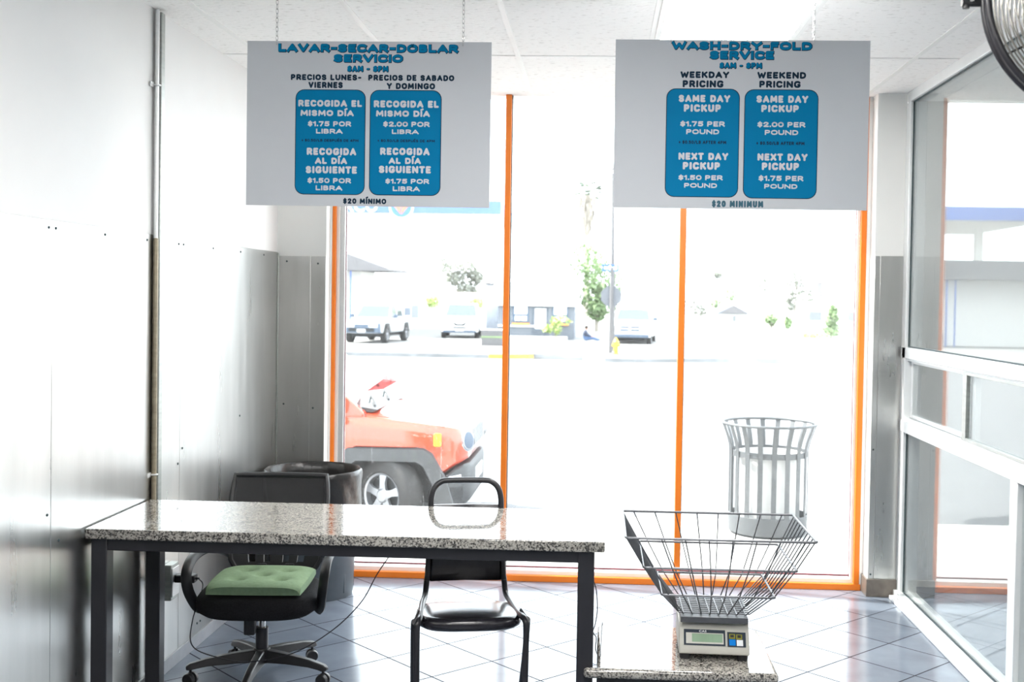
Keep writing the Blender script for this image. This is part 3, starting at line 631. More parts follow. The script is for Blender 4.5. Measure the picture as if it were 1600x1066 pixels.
# rings: (z, x0, x1, y0, y1) from the bottom up, in the basket's own coordinates
RG = [(0.004, -0.122, 0.128, -0.100, 0.150), (0.092, -0.190, 0.200, -0.195, 0.138), (0.202, -0.258, 0.262, -0.265, 0.160), (0.320, -0.322, 0.310, -0.350, 0.132)]
for i, (z, x0, x1, y0, y1) in enumerate(RG[1:]):
    pts = [(a, b_, z) for a, b_ in rrect(x0, x1, y0, y1, 0.012, 3)]
    MB().tube(pts, 0.0043, 8, closed=True).build('hoop', M['wire'], bk)
def at(i, u, side):
    z, x0, x1, y0, y1 = RG[i]
    return {'f': (lerp(x0, x1, u), y0, z), 'b': (lerp(x0, x1, u), y1, z), 'l': (x0, lerp(y0, y1, u), z), 'r': (x1, lerp(y0, y1, u), z)}[side]
for k in range(8):      # wires running front to back under the load
    u = (k + 0.5) / 8
    pts = [at(3, u, 'f'), at(2, u, 'f'), at(1, u, 'f'), at(0, u, 'f'), at(0, u, 'b'), at(1, u, 'b'), at(2, u, 'b'), at(3, u, 'b')]
    MB().tube(pts, 0.0024, 6).build('wire', M['wire'], bk)
for k in range(10):      # wires running side to side
    u = (k + 0.5) / 10
    pts = [at(3, u, 'l'), at(2, u, 'l'), at(1, u, 'l'), at(0, u, 'l'), at(0, u, 'r'), at(1, u, 'r'), at(2, u, 'r'), at(3, u, 'r')]
    MB().tube(pts, 0.0024, 6).build('wire', M['wire'], bk)
pts = [at(3, 0.0, 'l'), at(2, 0.0, 'l'), at(1, 0.0, 'l'), at(0, 0.0, 'l')]
tag(MB().tube(spline([(-0.012, 3.97, 0.62), (0.003, 3.98, 0.57), (0.008, 3.985, 0.50), (0.002, 3.99, 0.45), (-0.006, 3.985, 0.42), (0.006, 3.985, 0.40), (0.004, 3.985, 0.36), (0.018, 3.99, 0.3335), (0.024, 4.15, 0.3335), (0.028, 4.385, 0.3335), (0.03, 4.402, 0.325), (0.03, 4.405, 0.25)], 6), 0.0018, 6).build('scale_cord', M['cord']),
    'thin dark cord looping beside the right table leg down to the low bench', 'cord')

# ------------------------------------------------------------------ office chair with cushion
oc = thing('office_chair', 'black mesh-back office chair with looped armrests behind the left of the table', 'chair', (-1.375, 4.61, 0), math.radians(4))
for k in range(5):
    a = math.radians(270 + 72 * k); d = Vector((math.cos(a), math.sin(a), 0)); sd = Vector((-d.y, d.x, 0))
    rings = []
    for r_, z0, z1, hw in ((0.03, 0.075, 0.125, 0.026), (0.12, 0.078, 0.118, 0.022), (0.22, 0.075, 0.105, 0.019), (0.285, 0.065, 0.09, 0.017), (0.30, 0.066, 0.08, 0.014)):
        rings.append([d * r_ + sd * hw + Vector((0, 0, z0)), d * r_ + sd * hw * 0.7 + Vector((0, 0, z1)), d * r_ - sd * hw * 0.7 + Vector((0, 0, z1)), d * r_ - sd * hw + Vector((0, 0, z0))])
    MB().loft(rings).build('base_leg', M['black_plastic'], oc, bevel=0.004)
    c = d * 0.282; q = sd if k % 2 else (sd * 0.8 + d * 0.6).normalized()
    cs = MB()
    for e in (-1, 1): cs.cyl(c + q * 0.006 * e + Vector((0, 0, 0.0275)), c + q * 0.024 * e + Vector((0, 0, 0.0275)), 0.0265, 0.0235, 18)
    cs.cyl(c + Vector((0, 0, 0.0275)), c + Vector((0, 0, 0.072)), 0.006).build('caster', M['black_plastic'], oc, bevel=0.002)
MB().lathe([(0, 0.13), (0.032, 0.13), (0.036, 0.12), (0.036, 0.085), (0.03, 0.07), (0, 0.07)], 20).build('base_hub', M['black_plastic'], oc)
MB().lathe([(0, 0.10), (0.026, 0.10), (0.026, 0.215), (0.0, 0.215)], 20).build('gas_lift', M['black_metal'], oc)
MB().lathe([(0, 0.215), (0.014, 0.215), (0.014, 0.285), (0, 0.285)], 16).build('lift_rod', M['chrome'], oc)
MB().box(-0.085, 0.04, -0.075, 0.09, 0.262, 0.302).box(-0.06, -0.015, -0.07, -0.03, 0.20, 0.27).build('tilt_mechanism', M['black_metal'], oc, bevel=0.006)
def superpad(w, d, z0, z1, n=40, e=3.2, crown=0.01, taper=0.86):
    rings = []
    for zf, k in ((0, 0.80), (0.06, taper + 0.02), (0.25, 0.97), (0.5, 1.0), (0.75, 0.985), (0.93, 0.94), (1.0, 0.86)):
        ring = []
        for i in range(n):
            a = 2 * PI * i / n; c_, s_ = math.cos(a), math.sin(a)
            ring.append((w / 2 * k * math.copysign(abs(c_) ** (2 / e), c_), d / 2 * k * math.copysign(abs(s_) ** (2 / e), s_), lerp(z0, z1, zf)))
        rings.append(ring)
    rings.append([(p[0] * 0.5, p[1] * 0.5, z1 + crown) for p in rings[-1]])
    return MB().loft(rings)
superpad(0.50, 0.47, 0.295, 0.385).build('seat', M['black_fabric'], oc, loc=(0, -0.005, 0), smooth=60)
def bp(x, v):   # the back leans and curves: x across, v = 0 bottom .. 1 top
    return Vector((x, 0.232 + 0.115 * v + 0.03 * (1 - (x / 0.21) ** 2) * 0.6, 0.375 + 0.415 * v))
def hw(v): return interp(v, [(0, 0.150), (0.12, 0.192), (0.35, 0.208), (0.8, 0.208), (1.0, 0.200)])
outline = [bp(-hw(v), v) for v in [k / 14 for k in range(15)]] + [bp(x * 0.2, 1.0) for x in (-0.8, -0.5, -0.2, 0.2, 0.5, 0.8)] + [bp(hw(v), v) for v in [1 - k / 14 for k in range(15)]] + [bp(x, 0) for x in (0.08, 0, -0.08)]
fr = MB().tube(outline, 0.0125, 8, closed=True)
fr.tube([bp(x * 0.20, 0.36) for x in (-1, -0.6, -0.2, 0.2, 0.6, 1)], 0.011, 8)
bf = fr.build('back_frame', M['black_plastic'], oc)
vs = [[bp(lerp(-hw(v), hw(v), u), v) for u in [i / 12 for i in range(13)]] for v in [0.36 + 0.64 * j / 8 for j in range(9)]]
ms = MB().loft(vs, cap=False, closed=False).build('mesh_back', M['mesh'], oc)
lw = MB()
vb = [k / 10 * 0.36 for k in range(11)]
xs_ = [-1.0, -0.62, -0.47, -0.28, -0.14, 0.14, 0.28, 0.47, 0.62, 1.0]
for a_, b_ in ((0, 1), (2, 3), (4, 5), (6, 7), (8, 9)):     # solid webs between the slots
    rows = [[bp(lerp(xs_[a_], xs_[b_], u) * hw(v), v) + Vector((0, s_, 0)) for s_, u in ((-0.006, 0), (-0.006, 1), (0.006, 1), (0.006, 0))] for v in vb]
    lw.loft(rows)
rows = [[bp(lerp(-1, 1, u) * hw(v), v) for u in [i / 10 for i in range(11)]] for v in (0.0, 0.06, 0.12)]
for off in (-0.006, 0.006): lw.loft([[p + Vector((0, off, 0)) for p in r] for r in rows], cap=False, closed=False)
lw.build('lumbar_web', M['black_plastic'], oc)
for s_ in (-1, 1):
    MB().box(s_ * 0.06 - 0.02, s_ * 0.06 + 0.02, 0.08, 0.262, 0.278, 0.292).box(s_ * 0.06 - 0.02, s_ * 0.06 + 0.02, 0.25, 0.264, 0.278, 0.42).build('back_bracket', M['black_metal'], oc, bevel=0.003)
    pts = spline([(s_ * 0.195, 0.270, 0.445), (s_ * 0.235, 0.235, 0.475), (s_ * 0.262, 0.12, 0.507), (s_ * 0.274, 0.0, 0.512), (s_ * 0.276, -0.085, 0.498), (s_ * 0.276, -0.130, 0.458), (s_ * 0.268, -0.125, 0.395), (s_ * 0.252, -0.075, 0.325), (s_ * 0.235, -0.05, 0.300)], 5)
    MB().tube(pts, 0.011, 10, sq=2.0).build('armrest', M['black_plastic'], oc)
cu = MB(); N = 34; top = []; bot = []
def cush(u, v):
    x, y = lerp(-0.192, 0.192, u), lerp(-0.185, 0.185, v); e = max(abs(2 * u - 1), abs(2 * v - 1)); r_ = (abs(2 * u - 1) ** 5 + abs(2 * v - 1) ** 5)
    h = 0.040 * max(0.0, 1 - r_ * 0.5) ** 0.5 if r_ < 2 else 0
    for cx, cy in ((-0.085, -0.075), (0.085, -0.075), (-0.085, 0.075), (0.085, 0.075), (0.0, 0.0)):
        h -= 0.020 * math.exp(-(((x - cx) / 0.026) ** 2 + ((y - cy) / 0.022) ** 2)) + 0.004 * math.exp(-(((x - cx) / 0.07) ** 2 + ((y - cy) / 0.05) ** 2))
    return x * (1 - 0.03 * (2 * v - 1) ** 2), y * (1 - 0.03 * (2 * u - 1) ** 2), h
for j in range(N + 1): top.append([(lambda q: (q[0], q[1], 0.004 + max(q[2], 0.0)))(cush(i / N, j / N)) for i in range(N + 1)])
cu.loft(top, cap=False, closed=False); cu.loft([[(p[0], p[1], 0.0) for p in r] for r in top], cap=False, closed=False)
edge = [(i, 0) for i in range(N)] + [(N, j) for j in range(N)] + [(i, N) for i in range(N, 0, -1)] + [(0, j) for j in range(N, 0, -1)]
cu.loft([[top[j][i] for i, j in edge], [(top[j][i][0], top[j][i][1], 0) for i, j in edge]], cap=False)
c_o = cu.build('seat_cushion', M['sage'], loc=(-1.372, 4.605, 0.3965), rot=(0, 0, math.radians(4)), smooth=70)
tag(c_o, 'sage green tufted cushion lying on the office chair seat', 'cushion')

# ------------------------------------------------------------------ stacking chair tucked under the table
ch = thing('stacking_chair', 'black vinyl stacking chair with arched tube back tucked under the table', 'chair', (-0.480, 4.27, 0), math.radians(10))
RT = 0.0115
def arc_back():
    L = [(-0.150, 0.222, 0.50), (-0.146, 0.232, 0.62), (-0.141, 0.246, 0.74), (-0.139, 0.252, 0.79), (-0.128, 0.257, 0.828), (-0.102, 0.262, 0.852), (-0.065, 0.264, 0.858)]
    return L + [(-x, y, z) for x, y, z in L[::-1]]
side = [(-0.195, -0.205, 0.0), (-0.197, -0.205, 0.20), (-0.198, -0.203, 0.385), (-0.194, -0.196, 0.418), (-0.188, -0.165, 0.424), (-0.182, -0.05, 0.408), (-0.172, 0.12, 0.402), (-0.160, 0.195, 0.415), (-0.154, 0.216, 0.465)]
full = spline(side + arc_back() + [(-x, y, z) for x, y, z in side[::-1]], 4)
nf = len(full); half = 8 * 4
MB().tube(full[4 * 8:nf - 4 * 8], RT, 10).build('back_tube', M['black_metal'], ch)
MB().tube(full[:4 * 8 + 1], RT, 10).build('leg', M['black_metal'], ch)
MB().tube(full[nf - 4 * 8 - 1:], RT, 10).build('leg', M['black_metal'], ch)
for s_ in (-1, 1):
    MB().tube(spline([(s_ * 0.205, -0.175, 0.415), (s_ * 0.208, -0.15, 0.395), (s_ * 0.207, -0.09, 0.25), (s_ * 0.203, 0.06, 0.0)], 5), RT, 10).build('leg', M['black_metal'], ch)
    MB().tube([(s_ * 0.203, -0.17, 0.42), (s_ * 0.19, -0.10, 0.43)], 0.007, 8).build('leg_bracket', M['black_metal'], ch)
superpad(0.395, 0.415, 0.0, 0.054, e=3.6, crown=0.006).build('seat', M['vinyl'], ch, loc=(0, 0.0, 0.356), rot=(math.radians(-5.5), 0, 0), smooth=60)
pad = []
for k in range(9):
    v = k / 8; z = lerp(0.462, 0.762, v); y = lerp(0.226, 0.252, v); hw_ = lerp(0.150, 0.142, v); th = 0.014 * math.sin(PI * min(1, max(0, v * 0.9 + 0.05))) + 0.006
    pad.append([(-hw_, y, z), (-hw_ * 0.9, y - th, z), (0, y - th + 0.012, z), (hw_ * 0.9, y - th, z), (hw_, y, z), (hw_ * 0.9, y + 0.012, z), (0, y + 0.022, z), (-hw_ * 0.9, y + 0.012, z)])
MB().loft(pad).build('backrest', M['vinyl'], ch, smooth=50, bevel=0.003)

# ------------------------------------------------------------------ bin, outlet, cords
bn = thing('waste_bin', 'round dark grey waste bin in the corner lined with a black bag', 'bin', (-1.512, 5.965, 0))
MB().lathe([(0, 0.004), (0.205, 0.004), (0.212, 0.0), (0.216, 0.02), (0.243, 0.60), (0.249, 0.605), (0.252, 0.64), (0.246, 0.64), (0.238, 0.60), (0.208, 0.03), (0, 0.03)], 64).build('bin_body', M['bin_grey'], bn)
rib = MB()
for k in range(8):
    a = 2 * PI * k / 8 + 0.35
    rib.prism([(math.cos(a + e) * r_, math.sin(a + e) * r_) for e, r_ in ((-0.045, 0.2155), (-0.035, 0.221), (0.035, 0.221), (0.045, 0.2155))], 0.03, 0.34, 'xy')
rib.build('bin_ribs', M['bin_grey'], bn, smooth=0)
def wobble(i, a):
    if i < 7: return 0.0035 * math.sin(a * 9 + i * 0.8) + 0.003 * math.sin(a * 17 + i * 1.7) * (1 if i < 5 else 0.3) + (0.004 * math.sin(a * 4 + 1) if i < 3 else 0)
    return 0.0015 * math.sin(a * 13) - 0.004 * abs(math.sin(a * 22 + 0.5 * i)) * (i > 9)
MB().lathe([(0.248, 0.395), (0.252, 0.43), (0.252, 0.48), (0.254, 0.53), (0.256, 0.575), (0.257, 0.61), (0.258, 0.640), (0.257, 0.660), (0.250, 0.668), (0.241, 0.660), (0.236, 0.62), (0.228, 0.50), (0.220, 0.34), (0.212, 0.20), (0.12, 0.15), (0.0, 0.14)], 128, wob=wobble).build('liner', M['liner'], bn, smooth=60)

ol = thing('power_outlet', 'metal outlet box on the steel wall behind the left table legs', 'outlet', (XL + 0.004, 4.655, 0.385))
MB().box(0, 0.035, -0.042, 0.042, -0.075, 0.075).build('outlet_box', M['galv'], ol, bevel=0.004)
MB().box(0.035, 0.040, -0.038, 0.038, -0.06, 0.06).build('face_plate', M['alu'], ol, bevel=0.002)
pa = thing('power_adapter', 'black plug-in power adapter pushed into the wall outlet box', 'adapter', (XL + 0.044, 4.655, 0.398))
MB().box(0, 0.085, -0.022, 0.022, -0.016, 0.016).build('adapter_body', M['black_plastic'], pa, bevel=0.004)
MB().cyl((0.085, 0, 0), (0.10, 0, 0), 0.006, 0.004, 10).build('strain_relief', M['black_plastic'], pa)
tag(MB().tube(spline([(-1.658, 4.655, 0.398), (-1.63, 4.62, 0.37), (-1.61, 4.45, 0.28), (-1.57, 4.34, 0.215), (-1.47, 4.32, 0.18), (-1.34, 4.32, 0.165), (-1.17, 4.33, 0.20), (-1.02, 4.34, 0.29), (-0.91, 4.35, 0.40), (-0.85, 4.37, 0.51), (-0.79, 4.38, 0.60), (-0.74, 4.385, 0.665), (-0.71, 4.385, 0.682)], 8), 0.0024, 6).build('power_cable', M['cord']),
    'thin black power cord drooping from the wall adapter past the office chair', 'cord')
lo = thing('low_socket', 'small tan socket plate with grey plug low on the steel wall', 'socket', (XL + 0.004, 5.33, 0.125))
MB().box(0, 0.012, -0.04, 0.04, -0.055, 0.055).build('socket_plate', M['tan'], lo, bevel=0.002)
MB().box(0.012, 0.055, -0.02, 0.02, -0.03, 0.0).cyl((0.055, 0, -0.015), (0.10, -0.02, -0.035), 0.016, 0.012, 12).build('plug', M['bin_grey'], lo, bevel=0.003)

# ------------------------------------------------------------------ fan at the upper right, hung from the ceiling
fn = thing('ceiling_fan', 'black round cage fan hanging from the ceiling at upper right', 'fan', (1.055, 2.50, ZC))
FZ = -0.478; FR = 0.243
axis = Matrix.Rotation(math.radians(-6), 4, 'X') @ Matrix.Rotation(math.radians(4), 4, 'Z'); axis.translation = (0, 0, FZ)
def fan_build(mb, *a, **k):
    mb.v = [tuple(axis @ Vector(p)) for p in mb.v]; return mb.build(*a, **k)
rg = MB()
for y, r_ in ((-0.012, FR), (0.012, FR)): rg.tube([(r_ * math.cos(a), y, r_ * math.sin(a)) for a in [2 * PI * k / 72 for k in range(72)]], 0.0075, 8, closed=True)
rg.lathe([(FR - 0.004, -0.012), (FR + 0.003, -0.012), (FR + 0.003, 0.012), (FR - 0.004, 0.012), (FR - 0.004, -0.012)], 72, axis='y')
fan_build(rg, 'rim_band', M['black_metal'], fn, smooth=50)
for sgn, nm in ((-1, 'front_guard'), (1, 'rear_guard')):
    gw = MB()
    for k in range(17):
        r_ = 0.05 + k * 0.0115
        y = sgn * (0.012 + 0.088 * (1 - (r_ / FR) ** 2))
        gw.tube([(r_ * math.cos(a), y, r_ * math.sin(a)) for a in [2 * PI * q / 56 for q in range(56)]], 0.0016, 5, closed=True)
    fan_build(gw, nm, M['fan_wire'], fn)
    for k in range(6):
        a = 2 * PI * k / 6 + (0.52 if sgn > 0 else 0.0); d = Vector((math.cos(a), 0, math.sin(a)))
        fan_build(MB().tube([d * r_ + Vector((0, sgn * (0.014 + 0.088 * (1 - (r_ / FR) ** 2)), 0)) for r_ in (0.03, 0.09, 0.15, 0.2, FR)], 0.0026, 6), 'guard_spoke', M['black_metal'], fn)
    fan_build(MB().lathe([(0, sgn * 0.104), (0.048, sgn * 0.102), (0.052, sgn * 0.096), (0, sgn * 0.094)], 28, axis='y'), 'guard_badge', M['black_metal'], fn)
fan_build(MB().lathe([(0, 0.0), (0.05, 0.0), (0.055, 0.02), (0.055, 0.085), (0, 0.09)], 28, axis='y'), 'motor', M['black_metal'], fn)
fan_build(MB().lathe([(0, -0.035), (0.03, -0.03), (0.035, 0.0), (0, 0.0)], 24, axis='y'), 'blade_hub', M['black_metal'], fn)
for k in range(3):
    a0 = 2 * PI * k / 3 + 0.4; rows = []
    for r_, hwid in ((0.03, 0.25), (0.08, 0.42), (0.14, 0.52), (0.19, 0.5), (0.22, 0.36)):
        rows.append([(r_ * math.cos(a0 + hwid * u), -0.015 + 0.028 * u + e, r_ * math.sin(a0 + hwid * u)) for u, e in ((-1, 0), (-0.3, 0), (0.4, 0), (1, 0), (1, 0.003), (0.4, 0.003), (-0.3, 0.003), (-1, 0.003))])
    fan_build(MB().loft(rows), 'blade', M['fan_blade'], fn)
yk = MB(); RY = FR + 0.022
yk.tube([(-RY - 0.002, 0, FZ)] + [(RY * math.cos(a) , 0, FZ + RY * math.sin(a)) for a in [PI - PI * k / 28 for k in range(1, 28)]] + [(RY + 0.002, 0, FZ)], 0.0085, 8, sq=1.7)
yk.box(-0.05, 0.05, -0.05, 0.05, -0.012, -0.005).cyl((0, 0, FZ + RY), (0, 0, -0.008), 0.014, n=14).build('yoke', M['black_metal'], fn)
for s_ in (-1, 1):
    MB().cyl((s_ * (FR - 0.002), 0, FZ), (s_ * (FR + 0.045), 0, FZ), 0.0085, n=12).cyl((s_ * (FR + 0.036), 0, FZ - 0.012), (s_ * (FR + 0.036), 0, FZ + 0.030), 0.0075, n=12).build('pivot_knob', M['black_plastic'], fn)

# ------------------------------------------------------------------ outdoors: ground
ZR = -0.60
def struct_mb(mb, name, mat, **k): return struct(mb.build(name, mat, **k))
struct_mb(MB().box(-160, 160, -40, 39.8, ZR - 0.3, ZR), 'road', M['road'], smooth=0)
struct_mb(MB().prism([(-12, -0.55), (-12, -0.2), (9.35, -0.2), (9.42, -0.34), (9.6, -0.40), (10.0, -0.6), (10.0, -0.75)], -45, 45, 'yz'), 'sidewalk', M['walk'], smooth=0)
# far side of the street: two kerbed corners with a road running away between them
struct_mb(MB().prism([(-90, 40.0), (-3.2, 40.0), (-2.4, 40.6), (-2.4, 41.2), (-0.6, 41.0), (-0.3, 39.2), (0.2, 38.9), (1.2, 38.9), (4.6, 40.4), (7.5, 41.0), (8.5, 50), (9, 160), (-90, 160)], ZR - 0.3, ZR + 0.13, 'xy'), 'parking_lot', M['concrete'], smooth=0)
edge = [(-90, 40.0), (-3.2, 40.0), (-2.4, 40.6), (-2.4, 41.2), (-0.6, 41.0), (-0.3, 39.2), (0.2, 38.9), (1.2, 38.9), (4.6, 40.4), (7.5, 41.0), (8.5, 50)]
cb = MB()
for (xa, ya), (xb, yb) in zip(edge, edge[1:]):
    cb.prism([(xa, ya - 0.03), (xb, yb - 0.03), (xb, yb + 0.12), (xa, ya + 0.12)], ZR - 0.02, ZR + 0.137, 'xy')
struct_mb(cb, 'curb', M['curb'], smooth=0)
struct_mb(MB().box(8.5, 160, 39.8, 58, ZR - 0.3, ZR + 0.0), 'side_street', M['road'], smooth=0)
struct_mb(MB().box(9, 160, 58, 200, ZR - 0.3, ZR - 0.05), 'far_lawn', M['concrete'], smooth=0)
struct_mb(MB().prism([(-3.9, 39.94), (-3.18, 39.94), (-2.36, 40.55), (-2.42, 40.9), (-3.3, 40.3), (-3.9, 40.3)], ZR + 0.0, ZR + 0.141, 'xy'), 'painted_curb', M['curb_yellow'], smooth=0)
ZL = ZR + 0.13

# ------------------------------------------------------------------ trash receptacle on the sidewalk
tr = thing('trash_receptacle', 'slatted steel trash receptacle with flared rim on the sidewalk outside the window', 'trash can', (1.325, 8.86, -0.2))
prof = [(0.295, 0.05), (0.295, 0.62), (0.298, 0.67), (0.315, 0.735), (0.355, 0.845)]
for k in range(18):
    a = 2 * PI * (k + 0.5) / 18; rows = []
    for r_, z in prof:
        rows.append([(math.cos(a) * (r_ + e) - math.sin(a) * h, math.sin(a) * (r_ + e) + math.cos(a) * h, z) for h, e in ((-0.019, 0), (0.019, 0), (0.019, 0.006), (-0.019, 0.006))])
    MB().loft(rows).build('slat', M['galv_can'], tr, smooth=20)
MB().tube([(0.357 * math.cos(a), 0.357 * math.sin(a), 0.85) for a in [2 * PI * k / 56 for k in range(56)]], 0.011, 8, closed=True).build('top_ring', M['galv_can'], tr)
MB().lathe([(0.287, 0.60), (0.294, 0.60), (0.294, 0.645), (0.287, 0.645), (0.287, 0.60)], 48).build('upper_band', M['galv_can'], tr)
MB().lathe([(0, 0.0), (0.27, 0.0), (0.303, 0.02), (0.303, 0.15), (0.296, 0.155), (0.29, 0.10), (0, 0.06)], 48).build('base_ring', M['galv_can'], tr)
MB().lathe([(0, 0.08), (0.235, 0.08), (0.25, 0.60), (0.262, 0.61), (0.262, 0.625), (0.24, 0.625), (0.225, 0.12), (0, 0.11)], 40).build('inner_can', M['can_in'], tr)

# ------------------------------------------------------------------ vehicles
def wheel(parent, x, y, r, w_, steer=0.0, spokes=5):
    s_ = -1 if y < 0 else 1
    tp = [(r * 0.60, -w_ * 0.42), (r * 0.66, -w_ * 0.5), (r * 0.9, -w_ * 0.5), (r * 0.975, -w_ * 0.42), (r, -w_ * 0.3), (r, w_ * 0.3), (r * 0.975, w_ * 0.42), (r * 0.9, w_ * 0.5), (r * 0.66, w_ * 0.5), (r * 0.60, w_ * 0.42), (r * 0.58, 0), (r * 0.60, -w_ * 0.42)]
    o = MB().lathe(tp, 44, axis='y').build('wheel', M['tyre'], parent, loc=(x, y, r), rot=(0, 0, steer))
    rim = MB().lathe([(r * 0.56, -w_ * 0.40), (r * 0.645, -w_ * 0.46), (r * 0.655, -w_ * 0.40), (r * 0.60, -w_ * 0.2), (r * 0.56, w_ * 0.3), (r * 0.56, -w_ * 0.40)], 40, axis='y')
    yo = -w_ * 0.38
    for k in range(spokes):
        a = 2 * PI * k / spokes + 0.3; d = Vector((math.cos(a), 0, math.sin(a))); q = Vector((-d.z, 0, d.x)); rows = []
        for rad, hw_, yy in ((r * 0.12, r * 0.11, yo), (r * 0.36, r * 0.085, yo - 0.006), (r * 0.60, r * 0.13, yo + 0.004)):
            c = d * rad; rows.append([c - q * hw_ + Vector((0, yy, 0)), c + q * hw_ + Vector((0, yy, 0)), c + q * hw_ + Vector((0, yy + 0.03, 0)), c - q * hw_ + Vector((0, yy + 0.03, 0))])
        rim.loft(rows)
    rim.lathe([(0, yo - 0.015), (r * 0.15, yo - 0.015), (r * 0.2, yo + 0.0), (r * 0.2, yo + 0.03), (0, yo + 0.03)], 24, axis='y')
    rim.cur = 1; rim.lathe([(0, yo + 0.06), (r * 0.56, yo + 0.06), (r * 0.56, yo + 0.08), (0, yo + 0.08)], 32, axis='y')
    if s_ > 0: rim.v = [(-p[0], -p[1], p[2]) for p in rim.v]
    rim.build('rim', [M['rim'], M['dark']], o)
    return o
def arch(x, xa, r, base, top):
    d = abs(x - xa)
    if d < r: return max(base, base + (top - base) * min(1.0, (r - d) / (r * 0.32)))
    return base
def quad_slab(parent, name, mat, q, th=0.008):
    a, b_, c, d = [Vector(p) for p in q]; n_ = (b_ - a).cross(d - a).normalized() * th
    return MB().loft([[a, b_, c, d], [a + n_, b_ + n_, c + n_, d + n_]]).build(name, mat, parent, smooth=0)
def shrink(q, k, m=None):
    c = sum((Vector(p) for p in q), Vector()) / 4; return [c + (Vector(p) - c) * k for p in q]
def vehicle(name, label, cat, loc, rz, sp):
    L, Wd, wb, fo, r = sp['L'], sp['W'], sp['wb'], sp['fo'], sp['r']
    t = thing(name, label, cat, loc, rz)
    xf = L / 2 - fo; xr = xf - wb; h = Wd / 2; x1, x2, x3, x4 = sp['cab']; belt, roof = sp['belt'], sp['roof']
    rows = []; N_ = 64
    for i in range(N_ + 1):
        x = -L / 2 + L * i / N_
        zb = max(arch(x, xf, r * 1.42, sp['zb'], r * 2.25), arch(x, xr, r * 1.42, sp['zb'], r * 2.25), interp(x, sp.get('nose_b', [(0, 0)])))
        zs = interp(x, sp['shoulder']); zh = zs + interp(x, [(x1 - 0.1, 0.0), (x1, sp.get('crown', 0.04)), (L / 2, sp.get('crown', 0.04) * 0.6)])
        wd = h * interp(x, sp.get('plan', [(-L / 2, 0.94), (-L / 2 + 0.3, 1.0), (L / 2 - 0.55, 1.0), (L / 2 - 0.2, 0.95), (L / 2, 0.84)]))
        zb = min(zb, zs - 0.12)
        half = [(wd - 0.05, zb), (wd, zb + 0.03), (wd, lerp(zb, zs, 0.6)), (wd - 0.015, zs - 0.07), (wd - 0.06, zs - 0.012), (wd * 0.62, lerp(zs, zh, 0.8)), (wd * 0.25, zh)]
        rows.append([(x, a, z) for a, z in half] + [(x, -a, z) for a, z in half[::-1]])
    body = MB().loft(rows).build('body', sp['paint'], t, smooth=32)
    # cabin
    hb, hr = h - 0.05, h - sp.get('tumble', 0.2)
    bl, br = (x1, hb, belt), (x1, -hb, belt); tl, tr_ = (x2, hr, roof), (x2, -hr, roof)
    cabin = MB().loft([[(x4, hb, belt - 0.05), (x1, hb, belt - 0.05), (x1, -hb, belt - 0.05), (x4, -hb, belt - 0.05)], [(x4, hb, belt), bl, br, (x4, -hb, belt)], [(x3, hr, roof - 0.02), (x2, hr, roof - 0.02), (x2, -hr, roof - 0.02), (x3, -hr, roof - 0.02)], [(x3 + 0.1, hr - 0.08, roof + 0.02), (x2 - 0.1, hr - 0.08, roof + 0.02), (x2 - 0.1, -hr + 0.08, roof + 0.02), (x3 + 0.1, -hr + 0.08, roof + 0.02)]]).build('cabin', sp['paint'], t, bevel=0.02)
    quad_slab(t, 'windshield', M['car_glass'], shrink([bl, tl, tr_, br][::-1], 0.9))
    quad_slab(t, 'rear_window', M['car_glass'], shrink([(x4, hb, belt), (x3, hr, roof), (x3, -hr, roof), (x4, -hb, belt)], 0.82))
    for s_ in (-1, 1):
        nwin = sp.get('windows', 2)
        for k in range(nwin):
            u0, u1 = k / nwin + 0.03, (k + 1) / nwin - 0.03
            q = [(lerp(x4, x1, u0), s_ * hb, belt + 0.02), (lerp(x4, x1, u1) - (0.10 if k == nwin - 1 else 0), s_ * hb, belt + 0.02), (lerp(x3, x2, u1), s_ * hr, roof - 0.02), (lerp(x3, x2, u0), s_ * hr, roof - 0.02)]
            quad_slab(t, 'side_window', M['car_glass'], shrink(q if s_ < 0 else q[::-1], 0.84))
        MB().box(x1 - 0.30, x1 - 0.20, s_ * (h + 0.02), s_ * (h + 0.19), belt + 0.01, belt + 0.16).box(x1 - 0.28, x1 - 0.23, s_ * (h - 0.06), s_ * (h + 0.04), belt + 0.02, belt + 0.06).build('wing_mirror', sp['trim'], t, bevel=0.02)
        for xx in (xf, xr): wheel(t, xx, s_ * (h - 0.11), r, sp.get('tw', 0.22), sp.get('steer', 0.0) if xx == xf else 0.0)
    # dark floor of the wheel wells and underside
    MB().box(xr - r * 1.2, xf + r * 1.2, -h + 0.25, h - 0.25, r * 0.75, r * 2.1).build('underbody', M['dark'], t)
    return t, dict(xf=xf, xr=xr, h=h)

# the orange car parked just outside the window
jw = dict(L=4.00, W=1.78, wb=2.57, fo=0.715, r=0.345, zb=0.50, cab=(1.06, 0.46, -1.80, -2.0), belt=1.10, roof=1.64, paint=M['jeep'], trim=M['clad'], tw=0.225, steer=math.radians(-30),
          shoulder=[(-2.05, 1.02), (-1.85, 1.10), (1.06, 1.085), (1.5, 1.04), (1.83, 0.995), (1.94, 0.965), (2.0, 0.91)], crown=0.05, nose_b=[(1.55, 0.50), (1.74, 0.50), (1.86, 0.60), (2.0, 0.68)],
          plan=[(-2.05, 0.9), (-1.8, 1.0), (1.46, 1.0), (1.71, 0.965), (1.85, 0.91), (1.94, 0.83), (2.0, 0.70)])
JA = math.radians(-0.5); hubw = Vector((-1.93, 10.40)); lc = Vector((1.285, -0.78))
jo = hubw - Vector((lc.x * math.cos(JA) - lc.y * math.sin(JA), lc.x * math.sin(JA) + lc.y * math.cos(JA)))
